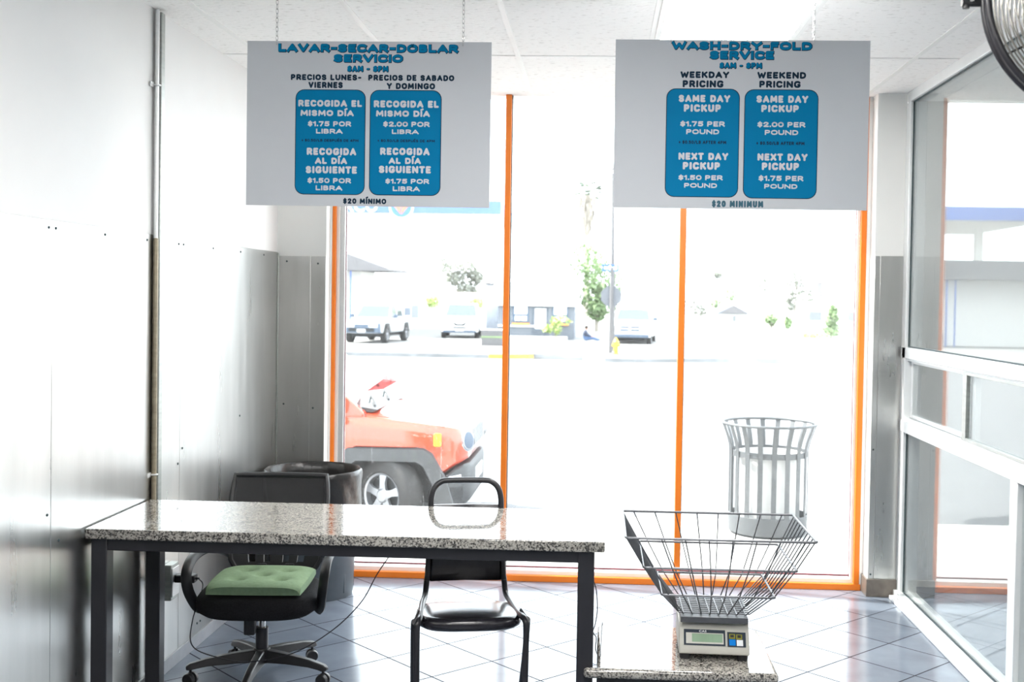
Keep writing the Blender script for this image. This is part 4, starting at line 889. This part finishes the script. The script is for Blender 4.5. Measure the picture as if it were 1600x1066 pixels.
jeep, ji = vehicle('parked_car', 'orange compact off-road car with black wheel arch cladding parked outside the window', 'car', (jo.x, jo.y, ZR), JA, jw)
for s_ in (-1, 1):
    for xa in (ji['xf'], ji['xr']):
        path = [(-0.60, 0.26), (-0.545, 0.50), (-0.43, 0.715), (-0.36, 0.765), (0.34, 0.765), (0.42, 0.715), (0.545, 0.50), (0.62, 0.26)]
        inn = [(-0.46, 0.26), (-0.43, 0.46), (-0.345, 0.63), (-0.28, 0.672), (0.27, 0.672), (0.34, 0.63), (0.43, 0.46), (0.46, 0.26)]
        m_ = MB(); rows = []
        for (a, z), (a2, z2) in zip(path, inn):
            rows.append([(xa + a, s_ * 0.865, z + 0.035), (xa + a, s_ * 0.905, z + 0.02), (xa + a2, s_ * 0.915, z2), (xa + a2, s_ * 0.80, z2 - 0.005)])
        m_.loft(rows).build('arch_cladding', M['clad'], jeep, smooth=30)
        MB().prism([(xa + a, z) for a, z in inn] , s_ * 0.55, s_ * 0.60).build('wheel_well', M['dark'], jeep, smooth=0)
    MB().box(ji['xr'] + 0.58, ji['xf'] - 0.58, s_ * 0.86, s_ * 0.905, 0.24, 0.50).build('sill_cladding', M['clad'], jeep, bevel=0.02)
    # front corner: headlamp, amber marker, fog lamp pocket
    hl = MB().lathe([(0, 0.02), (0.085, 0.03), (0.105, 0.02), (0.108, 0.0), (0.118, 0.004), (0.122, -0.03), (0, -0.03)], 36, axis='x')
    hl.v = [(p[0] + 0.0, p[1], p[2]) for p in hl.v]
    hd = hl.build('headlamp', M['chrome'], jeep, loc=(1.98, s_ * 0.605, 0.845), rot=(0, math.radians(-6), s_ * math.radians(27)))
    MB().lathe([(0, 0.034), (0.06, 0.034), (0.098, 0.026), (0.10, 0.018), (0, 0.018)], 32, axis='x').build('lamp_lens', M['car_grey'], hd)
    MB().prism(rrect(1.715, 1.785, 0.815, 0.935, 0.015), s_ * 0.862, s_ * 0.892).build('side_marker', M['amber'], jeep, bevel=0.004)
brow = []
for x, wd, z0, z1 in ((1.70, 0.885, 0.24, 0.50), (1.81, 0.865, 0.23, 0.53), (1.90, 0.81, 0.23, 0.60), (1.97, 0.72, 0.24, 0.63), (2.01, 0.61, 0.27, 0.63), (2.03, 0.48, 0.33, 0.60)):
    brow.append([(x, -wd, z0 + 0.03), (x, -wd, z1 - 0.02), (x, -wd + 0.04, z1), (x, wd - 0.04, z1), (x, wd, z1 - 0.02), (x, wd, z0 + 0.03), (x, wd - 0.1, z0), (x, -wd + 0.1, z0)])
bu = MB().loft(brow).build('front_bumper', M['clad'], jeep, smooth=35)
for s_ in (-1, 1):
    q = [(1.84, s_ * 0.852, 0.31), (1.965, s_ * 0.732, 0.31), (1.965, s_ * 0.732, 0.43), (1.84, s_ * 0.852, 0.43)]
    quad_slab(bu, 'fog_pocket', M['dark'], q if s_ < 0 else q[::-1], 0.012)
    q = [(1.85, s_ * 0.848, 0.49), (1.95, s_ * 0.752, 0.50), (1.95, s_ * 0.750, 0.545), (1.85, s_ * 0.846, 0.535)]
    quad_slab(bu, 'reflector', M['lens'], q if s_ < 0 else q[::-1], 0.01)
MB().box(2.025, 2.04, -0.26, 0.26, 0.42, 0.54).build('number_plate', M['plate'], bu)
gp = MB().prism(rrect(-0.49, 0.49, 0.735, 0.955, 0.03), 1.98, 2.018, 'yz')
gr = gp.build('grille', M['car_white'], jeep, rot=(0, 0, 0), bevel=0.004)
for k in range(7):
    y = (k - 3) * 0.128
    sl = MB().prism(rrect(y - 0.026, y + 0.026, 0.752, 0.938, 0.02), 2.017, 2.021, 'yz').build('grille_slot', M['dark'], gr)
MB().prism([(0.85, 1.10), (1.12, 1.10), (1.16, 1.125), (1.0, 1.15)], -0.72, 0.72).build('cowl', M['clad'], jeep)
for y in (-0.55, 0.12):
    MB().tube([(1.10, y, 1.145), (1.02, y + 0.30, 1.175), (0.93, y + 0.58, 1.20)], 0.010, 6).build('wiper', M['dark'], jeep)
MB().tube([(1.06, -0.84, 1.09), (1.5, -0.83, 1.048), (1.82, -0.785, 1.0)], 0.0035, 5).build('hood_seam', M['dark'], jeep)
MB().box(0.84, 0.845, -0.893, -0.889, 0.5, 1.05).build('door_seam', M['dark'], jeep)
fl = MB(); fl.loft([[(0, 0, 0), (0.16, 0.02, 0.02), (0.30, 0.0, 0.10), (0.17, -0.03, 0.12)], [(0.0, 0.004, 0.006), (0.16, 0.026, 0.025), (0.30, 0.006, 0.105), (0.17, -0.024, 0.126)]])
fl.loft([[(0.17, -0.03, 0.10), (0.30, 0.0, 0.10), (0.12, 0.02, 0.20)], [(0.17, -0.024, 0.104), (0.30, 0.006, 0.104), (0.12, 0.026, 0.204)]])
tag(fl.build('paper_flyer', M['paper_red'], loc=(-2.26, 10.95, 0.655), rot=(0, 0, math.radians(-5))), 'crumpled red and white paper flyer on the orange car hood by the wiper', 'flyer')

# pickup, white car and dark-nosed truck across the street
pk = dict(L=4.9, W=1.74, wb=2.95, fo=0.85, r=0.36, zb=0.42, cab=(1.02, 0.40, -0.95, -1.05), belt=1.05, roof=1.60, paint=M['car_silver'], trim=M['car_grey'], tw=0.25,
          shoulder=[(-2.45, 0.98), (1.0, 1.02), (2.2, 0.92), (2.45, 0.84)], windows=2)
PA = math.radians(-90 - 6)
p, pi_ = vehicle('pickup_truck', 'champagne pickup truck with bluish shade coloured onto its nose and white camper shell parked at far left', 'truck', (-9.70, 49.5, ZL), PA, pk)
MB().loft([[(2.38, -0.84, 0.42), (2.38, 0.84, 0.42), (2.38, 0.80, 0.88), (2.38, -0.80, 0.88)], [(2.50, -0.78, 0.45), (2.50, 0.78, 0.45), (2.47, 0.74, 0.86), (2.47, -0.74, 0.86)]]).build('front_bumper', M['car_grey'], p, bevel=0.03)  # whole nose coloured dark and bluish to stand in for its shade
for s_ in (-1, 1): MB().box(2.44, 2.50, s_ * 0.50 - 0.2, s_ * 0.50 + 0.2, 0.66, 0.86).build('headlamp', M['lens'], p, bevel=0.03)
MB().box(2.485, 2.51, -0.34, 0.34, 0.80, 0.84).build('grille_bar', M['plate'], p)
MB().box(2.495, 2.515, -0.18, 0.18, 0.47, 0.60).build('number_plate', M['plate'], p)
MB().box(2.485, 2.505, -0.55, 0.55, 0.50, 0.64).build('lower_grille', M['dark'], p)
sh = MB().box(-2.40, -1.02, -0.80, 0.80, 1.0, 1.62).build('camper_shell', M['car_white'], p, bevel=0.06)
for s_ in (-1, 1): MB().box(-2.2, -1.2, s_ * 0.80, s_ * 0.812, 1.12, 1.48).build('shell_window', M['car_grey'], sh)
MB().box(-2.1, 0.1, -0.55, 0.55, 1.66, 1.70).build('roof_rack', M['bin_grey'], p)
wc = dict(L=4.6, W=1.84, wb=2.7, fo=0.9, r=0.35, zb=0.30, cab=(0.95, 0.2, -1.7, -2.15), belt=1.02, roof=1.66, paint=M['car_white'], trim=M['car_white'], shoulder=[(-2.3, 1.02), (0.95, 1.02), (2.0, 0.86), (2.3, 0.72)], windows=3)
p, _ = vehicle('white_car', 'white crossover car facing the street between the pickup and the utility box', 'car', (-6.9, 56.6, ZL), math.radians(-90 + 4), wc)
MB().box(2.22, 2.33, -0.80, 0.80, 0.28, 0.40).build('lower_bumper', M['car_grey'], p, bevel=0.02)
MB().prism([(-0.36, 0.80), (-0.20, 0.62), (0.20, 0.62), (0.36, 0.80), (0.26, 0.80), (0.13, 0.69), (-0.13, 0.69), (-0.26, 0.80)], 2.28, 2.325, 'yz').build('grille', M['dark'], p)
MB().box(2.31, 2.335, -0.32, 0.32, 0.50, 0.56).build('lower_grille', M['dark'], p)
for s_ in (-1, 1): MB().box(2.12, 2.28, s_ * 0.66 - 0.18, s_ * 0.66 + 0.18, 0.74, 0.82).build('headlamp', M['lens'], p, bevel=0.02)
MB().box(2.33, 2.345, -0.2, 0.2, 0.36, 0.48).build('number_plate', M['plate'], p)
rm = dict(L=5.2, W=1.86, wb=3.2, fo=0.95, r=0.38, zb=0.42, cab=(0.95, 0.35, -1.0, -1.1), belt=1.16, roof=1.72, paint=M['car_white'], trim=M['car_grey'], shoulder=[(-2.6, 1.12), (0.95, 1.14), (2.3, 1.05), (2.6, 0.95)])
p, _ = vehicle('white_truck', 'white pickup truck facing the street right of the stop sign post', 'truck', (1.62, 53.8, ZL - 0.13), math.radians(-90 - 6), rm)
MB().box(2.54, 2.66, -0.86, 0.86, 0.42, 0.58).build('front_bumper', M['car_grey'], p, bevel=0.03)
g_ = MB().box(2.57, 2.62, -0.5, 0.5, 0.68, 0.98).build('grille', M['car_white'], p, bevel=0.02)
for y in (-0.24, 0.24):
    for z in (0.76, 0.90): MB().box(2.62, 2.63, y - 0.2, y + 0.2, z - 0.045, z + 0.045).build('grille_opening', M['car_grey'], g_)
for s_ in (-1, 1): MB().box(2.53, 2.61, s_ * 0.69 - 0.16, s_ * 0.69 + 0.16, 0.70, 0.96).build('headlamp', M['lens'], p, bevel=0.03)

# ------------------------------------------------------------------ street furniture across the road
sp_ = thing('stop_sign', 'grey street post with the bare back of an octagonal sign and blue name sign', 'sign', (0.40, 42.5, ZL))
MB().cyl((0, 0.0, 0), (0.02, 0.0, 3.2), 0.075, 0.06, 14).build('post', M['pole'], sp_)
MB().prism([(0.38 / math.cos(PI / 8) * math.cos(PI / 8 + k * PI / 4), 2.13 + 0.38 / math.cos(PI / 8) * math.sin(PI / 8 + k * PI / 4)) for k in range(8)], 0.075, 0.085).build('octagon_plate', M['sign_back'], sp_, smooth=0)
np_ = MB().box(-0.36, 0.27, -0.02, 0.0, 3.06, 3.32).build('name_plate', M['street_blue'], sp_)
text_mesh('name_lettering', 'Bell', [-0.10, 3.11, 0.20, 3.28], M['white_print'], np_, 0.03, -0.022, 0.002)
MB().box(-0.28, -0.14, -0.026, -0.02, 3.14, 3.24).build('name_mark', M['white_print'], np_)
MB().box(-0.06, 0.06, 0.02, 0.03, 2.62, 2.9).build('small_plate', M['white_print'], sp_)
lp = thing('street_light', 'tall thin grey street light pole rising behind the stop sign', 'street light', (0.50, 44.2, ZL))
MB().cyl((0, 0, 0), (-0.09, 0, 7.1), 0.10, 0.06, 14).build('pole', M['pole'], lp)
MB().tube(spline([(-0.09, 0, 7.05), (0.1, 0, 7.5), (0.6, 0.3, 7.7), (1.6, 1.0, 7.75)], 5), 0.035, 8).build('lamp_arm', M['pole'], lp)
MB().ball((1.9, 1.2, 7.72), (0.35, 0.16, 0.09), 8).build('lamp_head', M['pole'], lp)
hy = thing('fire_hydrant', 'small yellow fire hydrant at the foot of the stop sign post', 'hydrant', (0.60, 41.6, ZL))
MB().lathe([(0, 0), (0.13, 0), (0.13, 0.04), (0.085, 0.06), (0.085, 0.42), (0.11, 0.43), (0.11, 0.46), (0.09, 0.48), (0.06, 0.56), (0.02, 0.60), (0.02, 0.63), (0, 0.63)], 20).build('barrel', M['hydrant'], hy)
MB().cyl((-0.15, 0, 0.34), (0.15, 0, 0.34), 0.045, n=12).cyl((0, -0.16, 0.30), (0, 0, 0.30), 0.055, n=12).build('outlet_cap', M['hydrant'], hy)
ub = thing('utility_box', 'pale utility cabinet with a green stripe beside the window mullion', 'cabinet', (-4.45, 47.2, ZL))
MB().box(-0.47, 0.47, -0.2, 0.35, 0, 0.64).build('cabinet_body', M['pole'], ub, bevel=0.02)
MB().box(-0.48, 0.48, -0.21, 0.36, 0.33, 0.40).build('green_stripe', M['leaf'], ub)
MB().box(-0.50, 0.50, -0.23, 0.38, 0.64, 0.69).build('cabinet_lid', M['car_white'], ub, bevel=0.02)
py = thing('monument_sign', 'tall pale brick sign pillar beside the left window mullion', 'sign pillar', (-5.55, 60, ZL))
MB().box(-0.45, 0.45, -0.3, 0.3, 0, 2.65).build('pillar', pm('pale_brick', (0.36, 0.39, 0.45), 0.9, var=0.2, scale=6, stretch=(1, 1, 4)), py)
MB().box(-0.52, 0.52, -0.36, 0.36, 2.65, 2.76).build('cap', M['pole'], py)

# person sitting on the kerb by the hut
def skin_mesh(name, pts, edges, rad, mat, parent=None, mats=None):
    bm = bmesh.new(); ly = bm.verts.layers.skin.verify(); vs = []
    for i, p_ in enumerate(pts):
        v = bm.verts.new(p_); v[ly].radius = (rad[i], rad[i]); v[ly].use_root = (i == 0); vs.append(v)
    for a, b_ in edges: bm.edges.new((vs[a], vs[b_]))
    me = bpy.data.meshes.new(name); bm.to_mesh(me); bm.free(); o = bpy.data.objects.new(name, me); COL.objects.link(o)
    o.modifiers.new('skin', 'SKIN').use_smooth_shade = True; ss = o.modifiers.new('sub', 'SUBSURF'); ss.levels = ss.render_levels = 2
    dg = bpy.context.evaluated_depsgraph_get(); me2 = bpy.data.meshes.new_from_object(o.evaluated_get(dg)); o.modifiers.clear(); o.data = me2
    me2.materials.clear()
    for m_ in (mats or [mat]): me2.materials.append(m_)
    if parent: o.parent = parent
    return o
pe = thing('person', 'person in dark blue clothes sitting on the ground beside the grey hut, leaning forward', 'person', (-0.72, 54.0, ZL))
P_ = [(0, 0, 0.13), (0.0, 0, 0.28), (0.02, 0, 0.44), (0.05, 0, 0.52), (0.09, 0, 0.60), (0.10, 0, 0.68),                       # pelvis .. head top
      (0.03, -0.17, 0.47), (0.12, -0.20, 0.30), (0.30, -0.14, 0.22), (0.38, -0.12, 0.21), (0.03, 0.17, 0.47), (0.14, 0.20, 0.31), (0.30, 0.12, 0.24), (0.38, 0.10, 0.23),
      (0.06, -0.09, 0.11), (0.38, -0.11, 0.16), (0.66, -0.11, 0.06), (0.72, -0.11, 0.12), (0.06, 0.09, 0.11), (0.36, 0.13, 0.24), (0.58, 0.13, 0.06), (0.66, 0.14, 0.06)]
E_ = [(0, 1), (1, 2), (2, 3), (3, 4), (4, 5), (2, 6), (6, 7), (7, 8), (8, 9), (2, 10), (10, 11), (11, 12), (12, 13), (0, 14), (14, 15), (15, 16), (16, 17), (0, 18), (18, 19), (19, 20), (20, 21)]
R_ = [0.14, 0.14, 0.13, 0.055, 0.085, 0.08, 0.065, 0.05, 0.038, 0.03, 0.065, 0.05, 0.038, 0.03, 0.10, 0.07, 0.05, 0.04, 0.10, 0.07, 0.05, 0.04]
bo = skin_mesh('body', P_, E_, R_, None, pe, [M['cloth_dark'], M['denim'], M['skin']])
for pl in bo.data.polygons:
    c = pl.center; pl.material_index = 2 if (c.z > 0.545 or (c.x > 0.33 and c.z > 0.195 and abs(c.y) < 0.2)) else (1 if c.z < 0.22 or (c.x > 0.2 and c.z < 0.30 and c.y > 0.1) else 0)
MB().ball((0.075, 0, 0.655), (0.092, 0.092, 0.095), 10).build('hair', M['hair'], pe)

# grey hut with two windows
hu = thing('grey_hut', 'low grey drive-up hut with two blue-framed windows and white fascia across the street', 'hut', (-3.2, 55.0, ZL))
x0, x1 = -1.75, 1.95
MB().box(x0, x1, 0, 4.0, 0, 1.62).build('wall', M['stucco_grey'], hu, smooth=0)
MB().box(x0 - 0.2, x1 + 0.12, -0.2, 4.2, 1.62, 2.75).build('fascia', M['stucco'], hu, smooth=0)
MB().box(-0.12, 0.68, -0.012, 0.0, 0.0, 1.55).build('doorway', M['doorway_shade'], hu, smooth=0)  # flat sheet coloured dark as the recess in shade
MB().box(0.04, 0.58, -0.03, -0.012, 0.52, 1.50).build('poster', M['white_print'], hu, smooth=0)
for cx in (-0.64, 1.27):
    wf2 = MB().box(cx - 0.38, cx + 0.38, -0.04, 0.0, 0.82, 1.62).build('window', M['blue_frame'], hu, smooth=0)
    pn = MB().box(cx - 0.31, cx + 0.31, -0.05, -0.04, 1.22, 1.60)
    for a in (-1, 1): pn.box(cx + a * 0.16 - 0.13, cx + a * 0.16 + 0.13, -0.05, -0.04, 0.90, 1.12)
    pn.build('window_pane', M['white_print'], wf2, smooth=0)
    MB().box(cx - 0.42, cx + 0.42, -0.16, 0.0, 0.70, 0.79).build('window_ledge', M['orange_sill'], hu, smooth=0)
MB().box(x0, 0.04, -0.10, 0.0, 0.60, 0.68).build('rail', M['stucco'], hu, smooth=0)
lwl = struct_mb(MB().box(-5.4, -1.55, 54.0, 54.25, ZL, ZL + 0.18), 'planter_wall', M['stucco'], smooth=0)

# ------------------------------------------------------------------ buildings further away
ca = thing('fuel_canopy', 'blue-banded fuel station canopy with white letters and round emblem above the street', 'canopy', (-13.6, 60.0, ZL))
MB().box(-6.0, 8.25, 0, 12, 6.42, 7.10).build('fascia', M['canopy_blue'], ca, smooth=0)
MB().box(-6.1, 8.3, 0.2, 11.8, 6.36, 6.42).build('soffit', M['stucco'], ca, smooth=0)
text_mesh('fascia_lettering', 'ARCO', [-0.72, 6.43, 1.69, 7.04], M['white_print'], ca, 0.03, -0.02, 0.03)
em = MB().lathe([(0, -0.10), (0.66, -0.10), (0.66, -0.02), (0, -0.02)], 40, axis='y', c=(2.97, 0, 6.73)).build('emblem', M['white_print'], ca, smooth=20)
MB().lathe([(0, -0.13), (0.56, -0.13), (0.56, -0.10), (0, -0.10)], 40, axis='y', c=(2.97, 0, 6.73)).build('emblem_field', M['emblem_blue'], em, smooth=20)
for s_ in (-1, 1): MB().prism([(2.97 + s_ * 0.02, 6.32), (2.97 + s_ * 0.40, 6.78), (2.97 + s_ * 0.02, 7.1)], -0.15, -0.13).build('emblem_facet', M['canopy_red'], em, smooth=0)
for x in (-4.5, 7.0): MB().box(x - 0.2, x + 0.2, 5.5, 5.9, 0, 6.4).build('column', M['stucco'], ca, smooth=0)
sh_ = thing('corner_store', 'white store building with grey overhanging roof edge at far left', 'building', (-14.5, 53.0, ZL))
MB().box(-6, 2.6, 3, 6.4, 0, 3.2).build('wall', M['stucco'], sh_, smooth=0)
MB().prism([(-6.2, 3.2), (4.3, 3.2), (4.3, 3.3), (2.0, 4.1), (-6.2, 4.1)], 1.2, 6.6).build('roof', M['chimney'], sh_, smooth=0)
for x in (1.05, 1.45, 2.0, 2.4): MB().box(x - 0.035, x + 0.035, 1.5, 1.57, 0, 3.2).build('post', M['canopy_blue'], sh_, smooth=0)
def house(label, loc, w_, d_, h_, rh, along='x', rz=0, win=(), roofm='roof', group=None, eave=0.4):
    t = thing('house', label, 'house', loc, rz, group)
    MB().box(-w_ / 2, w_ / 2, 0, d_, 0, h_).build('wall', M['stucco'], t, smooth=0)
    if along == 'x': MB().prism([(-eave, h_), (d_ + eave, h_), (d_ / 2, h_ + rh)], -w_ / 2 - eave, w_ / 2 + eave, 'yz').build('roof', M[roofm], t, smooth=0)
    else:
        MB().prism([(-w_ / 2 - eave, h_ - 0.05), (w_ / 2 + eave, h_ - 0.05), (0, h_ + rh + 0.05)], -eave, d_ + eave).build('roof', M[roofm], t, smooth=0)
        MB().prism([(-w_ / 2, h_), (w_ / 2, h_), (0, h_ + rh)], -eave - 0.02, -eave).build('gable', M['chimney'], t, smooth=0)
    for x, z, a, c in win:
        f_ = MB().box(x - a / 2, x + a / 2, -0.06, 0, z, z + c).build('window', M['white_metal'], t, smooth=0)
        MB().box(x - a / 2 + 0.08, x + a / 2 - 0.08, -0.08, -0.06, z + 0.08, z + c - 0.08).build('window_pane', M['pale_window'], f_, smooth=0)
    return t
house('long low white building with a thin tan roof line behind the white crossover', (-13.0, 92, ZL - 0.4), 11.0, 9, 2.4, 0.35, win=((-2.5, 0.5, 1.6, 1.2), (1.8, 0.6, 1.4, 1.0)))
house('white gabled house with grey gable end right of the second mullion', (12.8, 110, ZR - 0.1), 2.6, 8, 1.0, 0.75, 'y', win=((0.1, 0.15, 0.5, 0.7),), roofm='stucco_grey')
hr_ = house('white house with a grey brick chimney at the far right of the window', (19.6, 96, ZR - 0.1), 7.5, 8, 2.0, 0.9, win=((1.6, 0.6, 1.2, 0.9), (-1.6, 0.6, 1.2, 0.9)), roofm='stucco')
MB().box(-0.95, -0.45, 3.0, 3.6, 2.4, 3.95).build('chimney', M['chimney'], hr_, smooth=0)

# ------------------------------------------------------------------ trees
rng = random.Random(7)
def foliage(mb, c, r, n, size):
    for _ in range(n):
        while True:
            p_ = Vector((rng.uniform(-1, 1), rng.uniform(-1, 1), rng.uniform(-1, 1)))
            if 0.25 < p_.length < 1: break
        p_ = Vector((c[0] + p_.x * r[0], c[1] + p_.y * r[1], c[2] + p_.z * r[2]))
        a = Vector((rng.gauss(0, 1), rng.gauss(0, 1), rng.gauss(0, 1))).normalized(); b_ = a.orthogonal().normalized(); s_ = size * rng.uniform(0.6, 1.3)
        mb.add([p_ - a * s_, p_ + b_ * s_ * 0.5, p_ + a * s_, p_ - b_ * s_ * 0.5], [(0, 1, 2, 3)])
def tree(name, label, loc, crowns, n, size, leaf, trunk_r, trunk_h, group=None, cat='tree', lean=0.0):
    t = thing(name, label, cat, loc, 0, group)
    mb = MB()
    for c, r in crowns: foliage(mb, c, r, n, size)
    mb.build('foliage', M[leaf], t, smooth=0)
    tk = MB().tube([(0, 0, 0), (lean * 0.4, 0, trunk_h * 0.5), (lean, 0, trunk_h)], [trunk_r, trunk_r * 0.8, trunk_r * 0.5], 8)
    for c, r in crowns: tk.tube([(lean * 0.7, 0, trunk_h * 0.75), (lerp(lean, c[0], 0.5), c[1] * 0.5, lerp(trunk_h, c[2], 0.5)), c], [trunk_r * 0.5, trunk_r * 0.35, trunk_r * 0.12], 6)
    tk.build('trunk', M['bark'], t)
    return t
tree('street_tree', 'leafy green tree standing behind the stop sign', (-0.2, 70, ZL), [((-0.6, 0, 4.3), (1.2, 1.2, 1.1)), ((0.3, 0, 3.2), (1.3, 1.2, 1.1)), ((0.7, 0, 2.1), (0.9, 1.0, 1.0)), ((-0.2, 0.3, 2.2), (1.0, 1.0, 1.0)), ((0.0, 0, 1.3), (0.6, 0.8, 0.7))], 420, 0.16, 'leaf', 0.14, 2.4)
tree('street_tree', 'broad grey-green tree above the long low white building', (-13.2, 105, ZL), [((-0.9, 0, 4.6), (1.3, 1.4, 1.0)), ((0.8, 0, 4.7), (1.2, 1.3, 0.9)), ((1.6, 0, 3.7), (0.8, 1.0, 0.7)), ((-0.2, 0, 3.6), (1.0, 1, 0.7)), ((0.9, 0, 2.6), (1.2, 1, 0.6))], 330, 0.18, 'leaf_hazed', 0.14, 2.6)
tree('young_tree', 'small round young tree standing left of the white crossover', (-11.9, 80, ZL), [((0, 0, 1.55), (0.5, 0.5, 0.42))], 200, 0.12, 'leaf_lime', 0.035, 1.2)
tree('young_tree', 'small leaning young tree above the white crossover roof', (-8.85, 80, ZL), [((0.25, 0, 1.55), (0.6, 0.5, 0.35)), ((-0.3, 0, 1.35), (0.4, 0.4, 0.3))], 170, 0.12, 'leaf_lime', 0.035, 1.1)
tree('leafy_shrub', 'small leafy plant growing in front of the grey hut', (-2.1, 53.6, ZL), [((0.25, 0, 0.95), (0.55, 0.3, 0.22)), ((-0.35, 0, 0.55), (0.25, 0.25, 0.2)), ((0.1, 0, 0.6), (0.2, 0.2, 0.4))], 90, 0.10, 'leaf_lime', 0.03, 0.7, cat='shrub')
tree('cypress_shrub', 'cone-shaped green shrub on the lawn near the right end of the window', (14.1, 70, ZR - 0.05), [((0, 0, 0.5), (0.55, 0.55, 0.55)), ((0.05, 0, 1.1), (0.45, 0.45, 0.55)), ((0.1, 0, 1.65), (0.28, 0.28, 0.45))], 420, 0.09, 'leaf', 0.06, 0.8, cat='shrub')
tree('low_hedge', 'low spreading green hedge at the foot of the cone-shaped shrub', (13.1, 70.4, ZR - 0.05), [((0, 0, 0.12), (0.9, 0.4, 0.16))], 260, 0.08, 'leaf_lime', 0.03, 0.1, cat='hedge')
R_L = [('pale bushy tree just right of the second mullion', 9.7, 122, [((0, 0, 1.8), (1.0, 1, 1.0)), ((1.0, 0, 1.2), (0.8, 1, 0.8))], 'leaf_hazed', 1.4, 0),
       ('tall bare-trunked leaning tree beside the gabled house', 11.9, 121, [((0.5, 0, 4.9), (0.5, 0.5, 0.4))], 'leaf_hazed', 4.3, 0.35),
       ('blue-green tree rising behind the gabled house', 14.1, 124, [((0, 0, 2.9), (0.8, 0.8, 0.7)), ((-1.6, 0, 1.9), (0.6, 0.6, 0.6))], 'leaf', 2.0, 0),
       ('rounded haze-paled tree between the gabled house and the tall bare tree', 17.8, 118, [((0, 0, 2.6), (1.2, 1.2, 1.0)), ((-0.8, 0, 3.9), (0.9, 0.9, 0.7))], 'leaf_hazed', 2.4, 0),
       ('tall thin wispy tree in the middle of the right pane', 15.8, 93.5, [((0, 0, 4.1), (1.0, 0.8, 0.8)), ((0.9, 0, 2.9), (0.9, 0.8, 0.9)), ((-0.3, 0, 2.4), (0.5, 0.5, 0.9))], 'leaf_hazed', 3.6, 0.2),
       ('dark green bush below the tall wispy tree', 13.7, 91.5, [((0, 0, 0.75), (0.55, 0.5, 0.5)), ((1.3, 0, 0.55), (0.3, 0.4, 0.5))], 'leaf', 0.5, 0)]
for lb, x, y, cr, lf, th, ln in R_L: tree('distant_tree', lb, (x, y, ZR - 0.1), cr, 190, 0.17, lf, 0.10, th, lean=ln, group='trees beyond the street')
pt = thing('palm_tree', 'tall fan palm with a shaggy skirt rising behind the grey hut', 'palm', (-1.15, 90, ZL))
MB().tube([(0, 0, 0), (0.05, 0, 4), (-0.02, 0, 8.2), (0.0, 0, 10.2)], [0.28, 0.22, 0.2, 0.22], 10).build('trunk', M['bark'], pt)
sk = MB()
for k in range(160):
    a = rng.uniform(0, 2 * PI); z = rng.uniform(7.6, 10.2); r_ = 0.25 + 0.45 * (z - 7.4) / 2.8
    p_ = Vector((r_ * math.cos(a), r_ * math.sin(a), z)); q = Vector((-math.sin(a), math.cos(a), 0)) * 0.1
    sk.add([p_ - q, p_ + q, p_ * 1 + Vector((0.1 * math.cos(a), 0.1 * math.sin(a), -0.8))], [(0, 1, 2)])
sk.build('dead_frond_skirt', M['bark'], pt, smooth=0)
for k in range(20):
    a = 2 * PI * k / 20 + rng.uniform(-0.1, 0.1); el = rng.uniform(-0.5, 1.2); d = Vector((math.cos(a) * math.cos(el), math.sin(a) * math.cos(el), math.sin(el))); fd = MB()
    c = Vector((0, 0, 10.5)) + d * 0.85; side = d.cross(Vector((0, 0, 1))).normalized()
    fd.tube([(0, 0, 10.4), c], 0.03, 5)
    for j in range(9):
        b_ = (j - 4) * 0.3; e = (d * math.cos(b_) + side * math.sin(b_)) * 0.62; n_ = side * 0.09 + Vector((0, 0, 0.05))
        fd.add([c - n_, c + n_, c + e + Vector((0, 0, -0.12 * abs(b_)))], [(0, 1, 2)])
    fd.build('frond', M['palm_leaf'], pt, smooth=0)
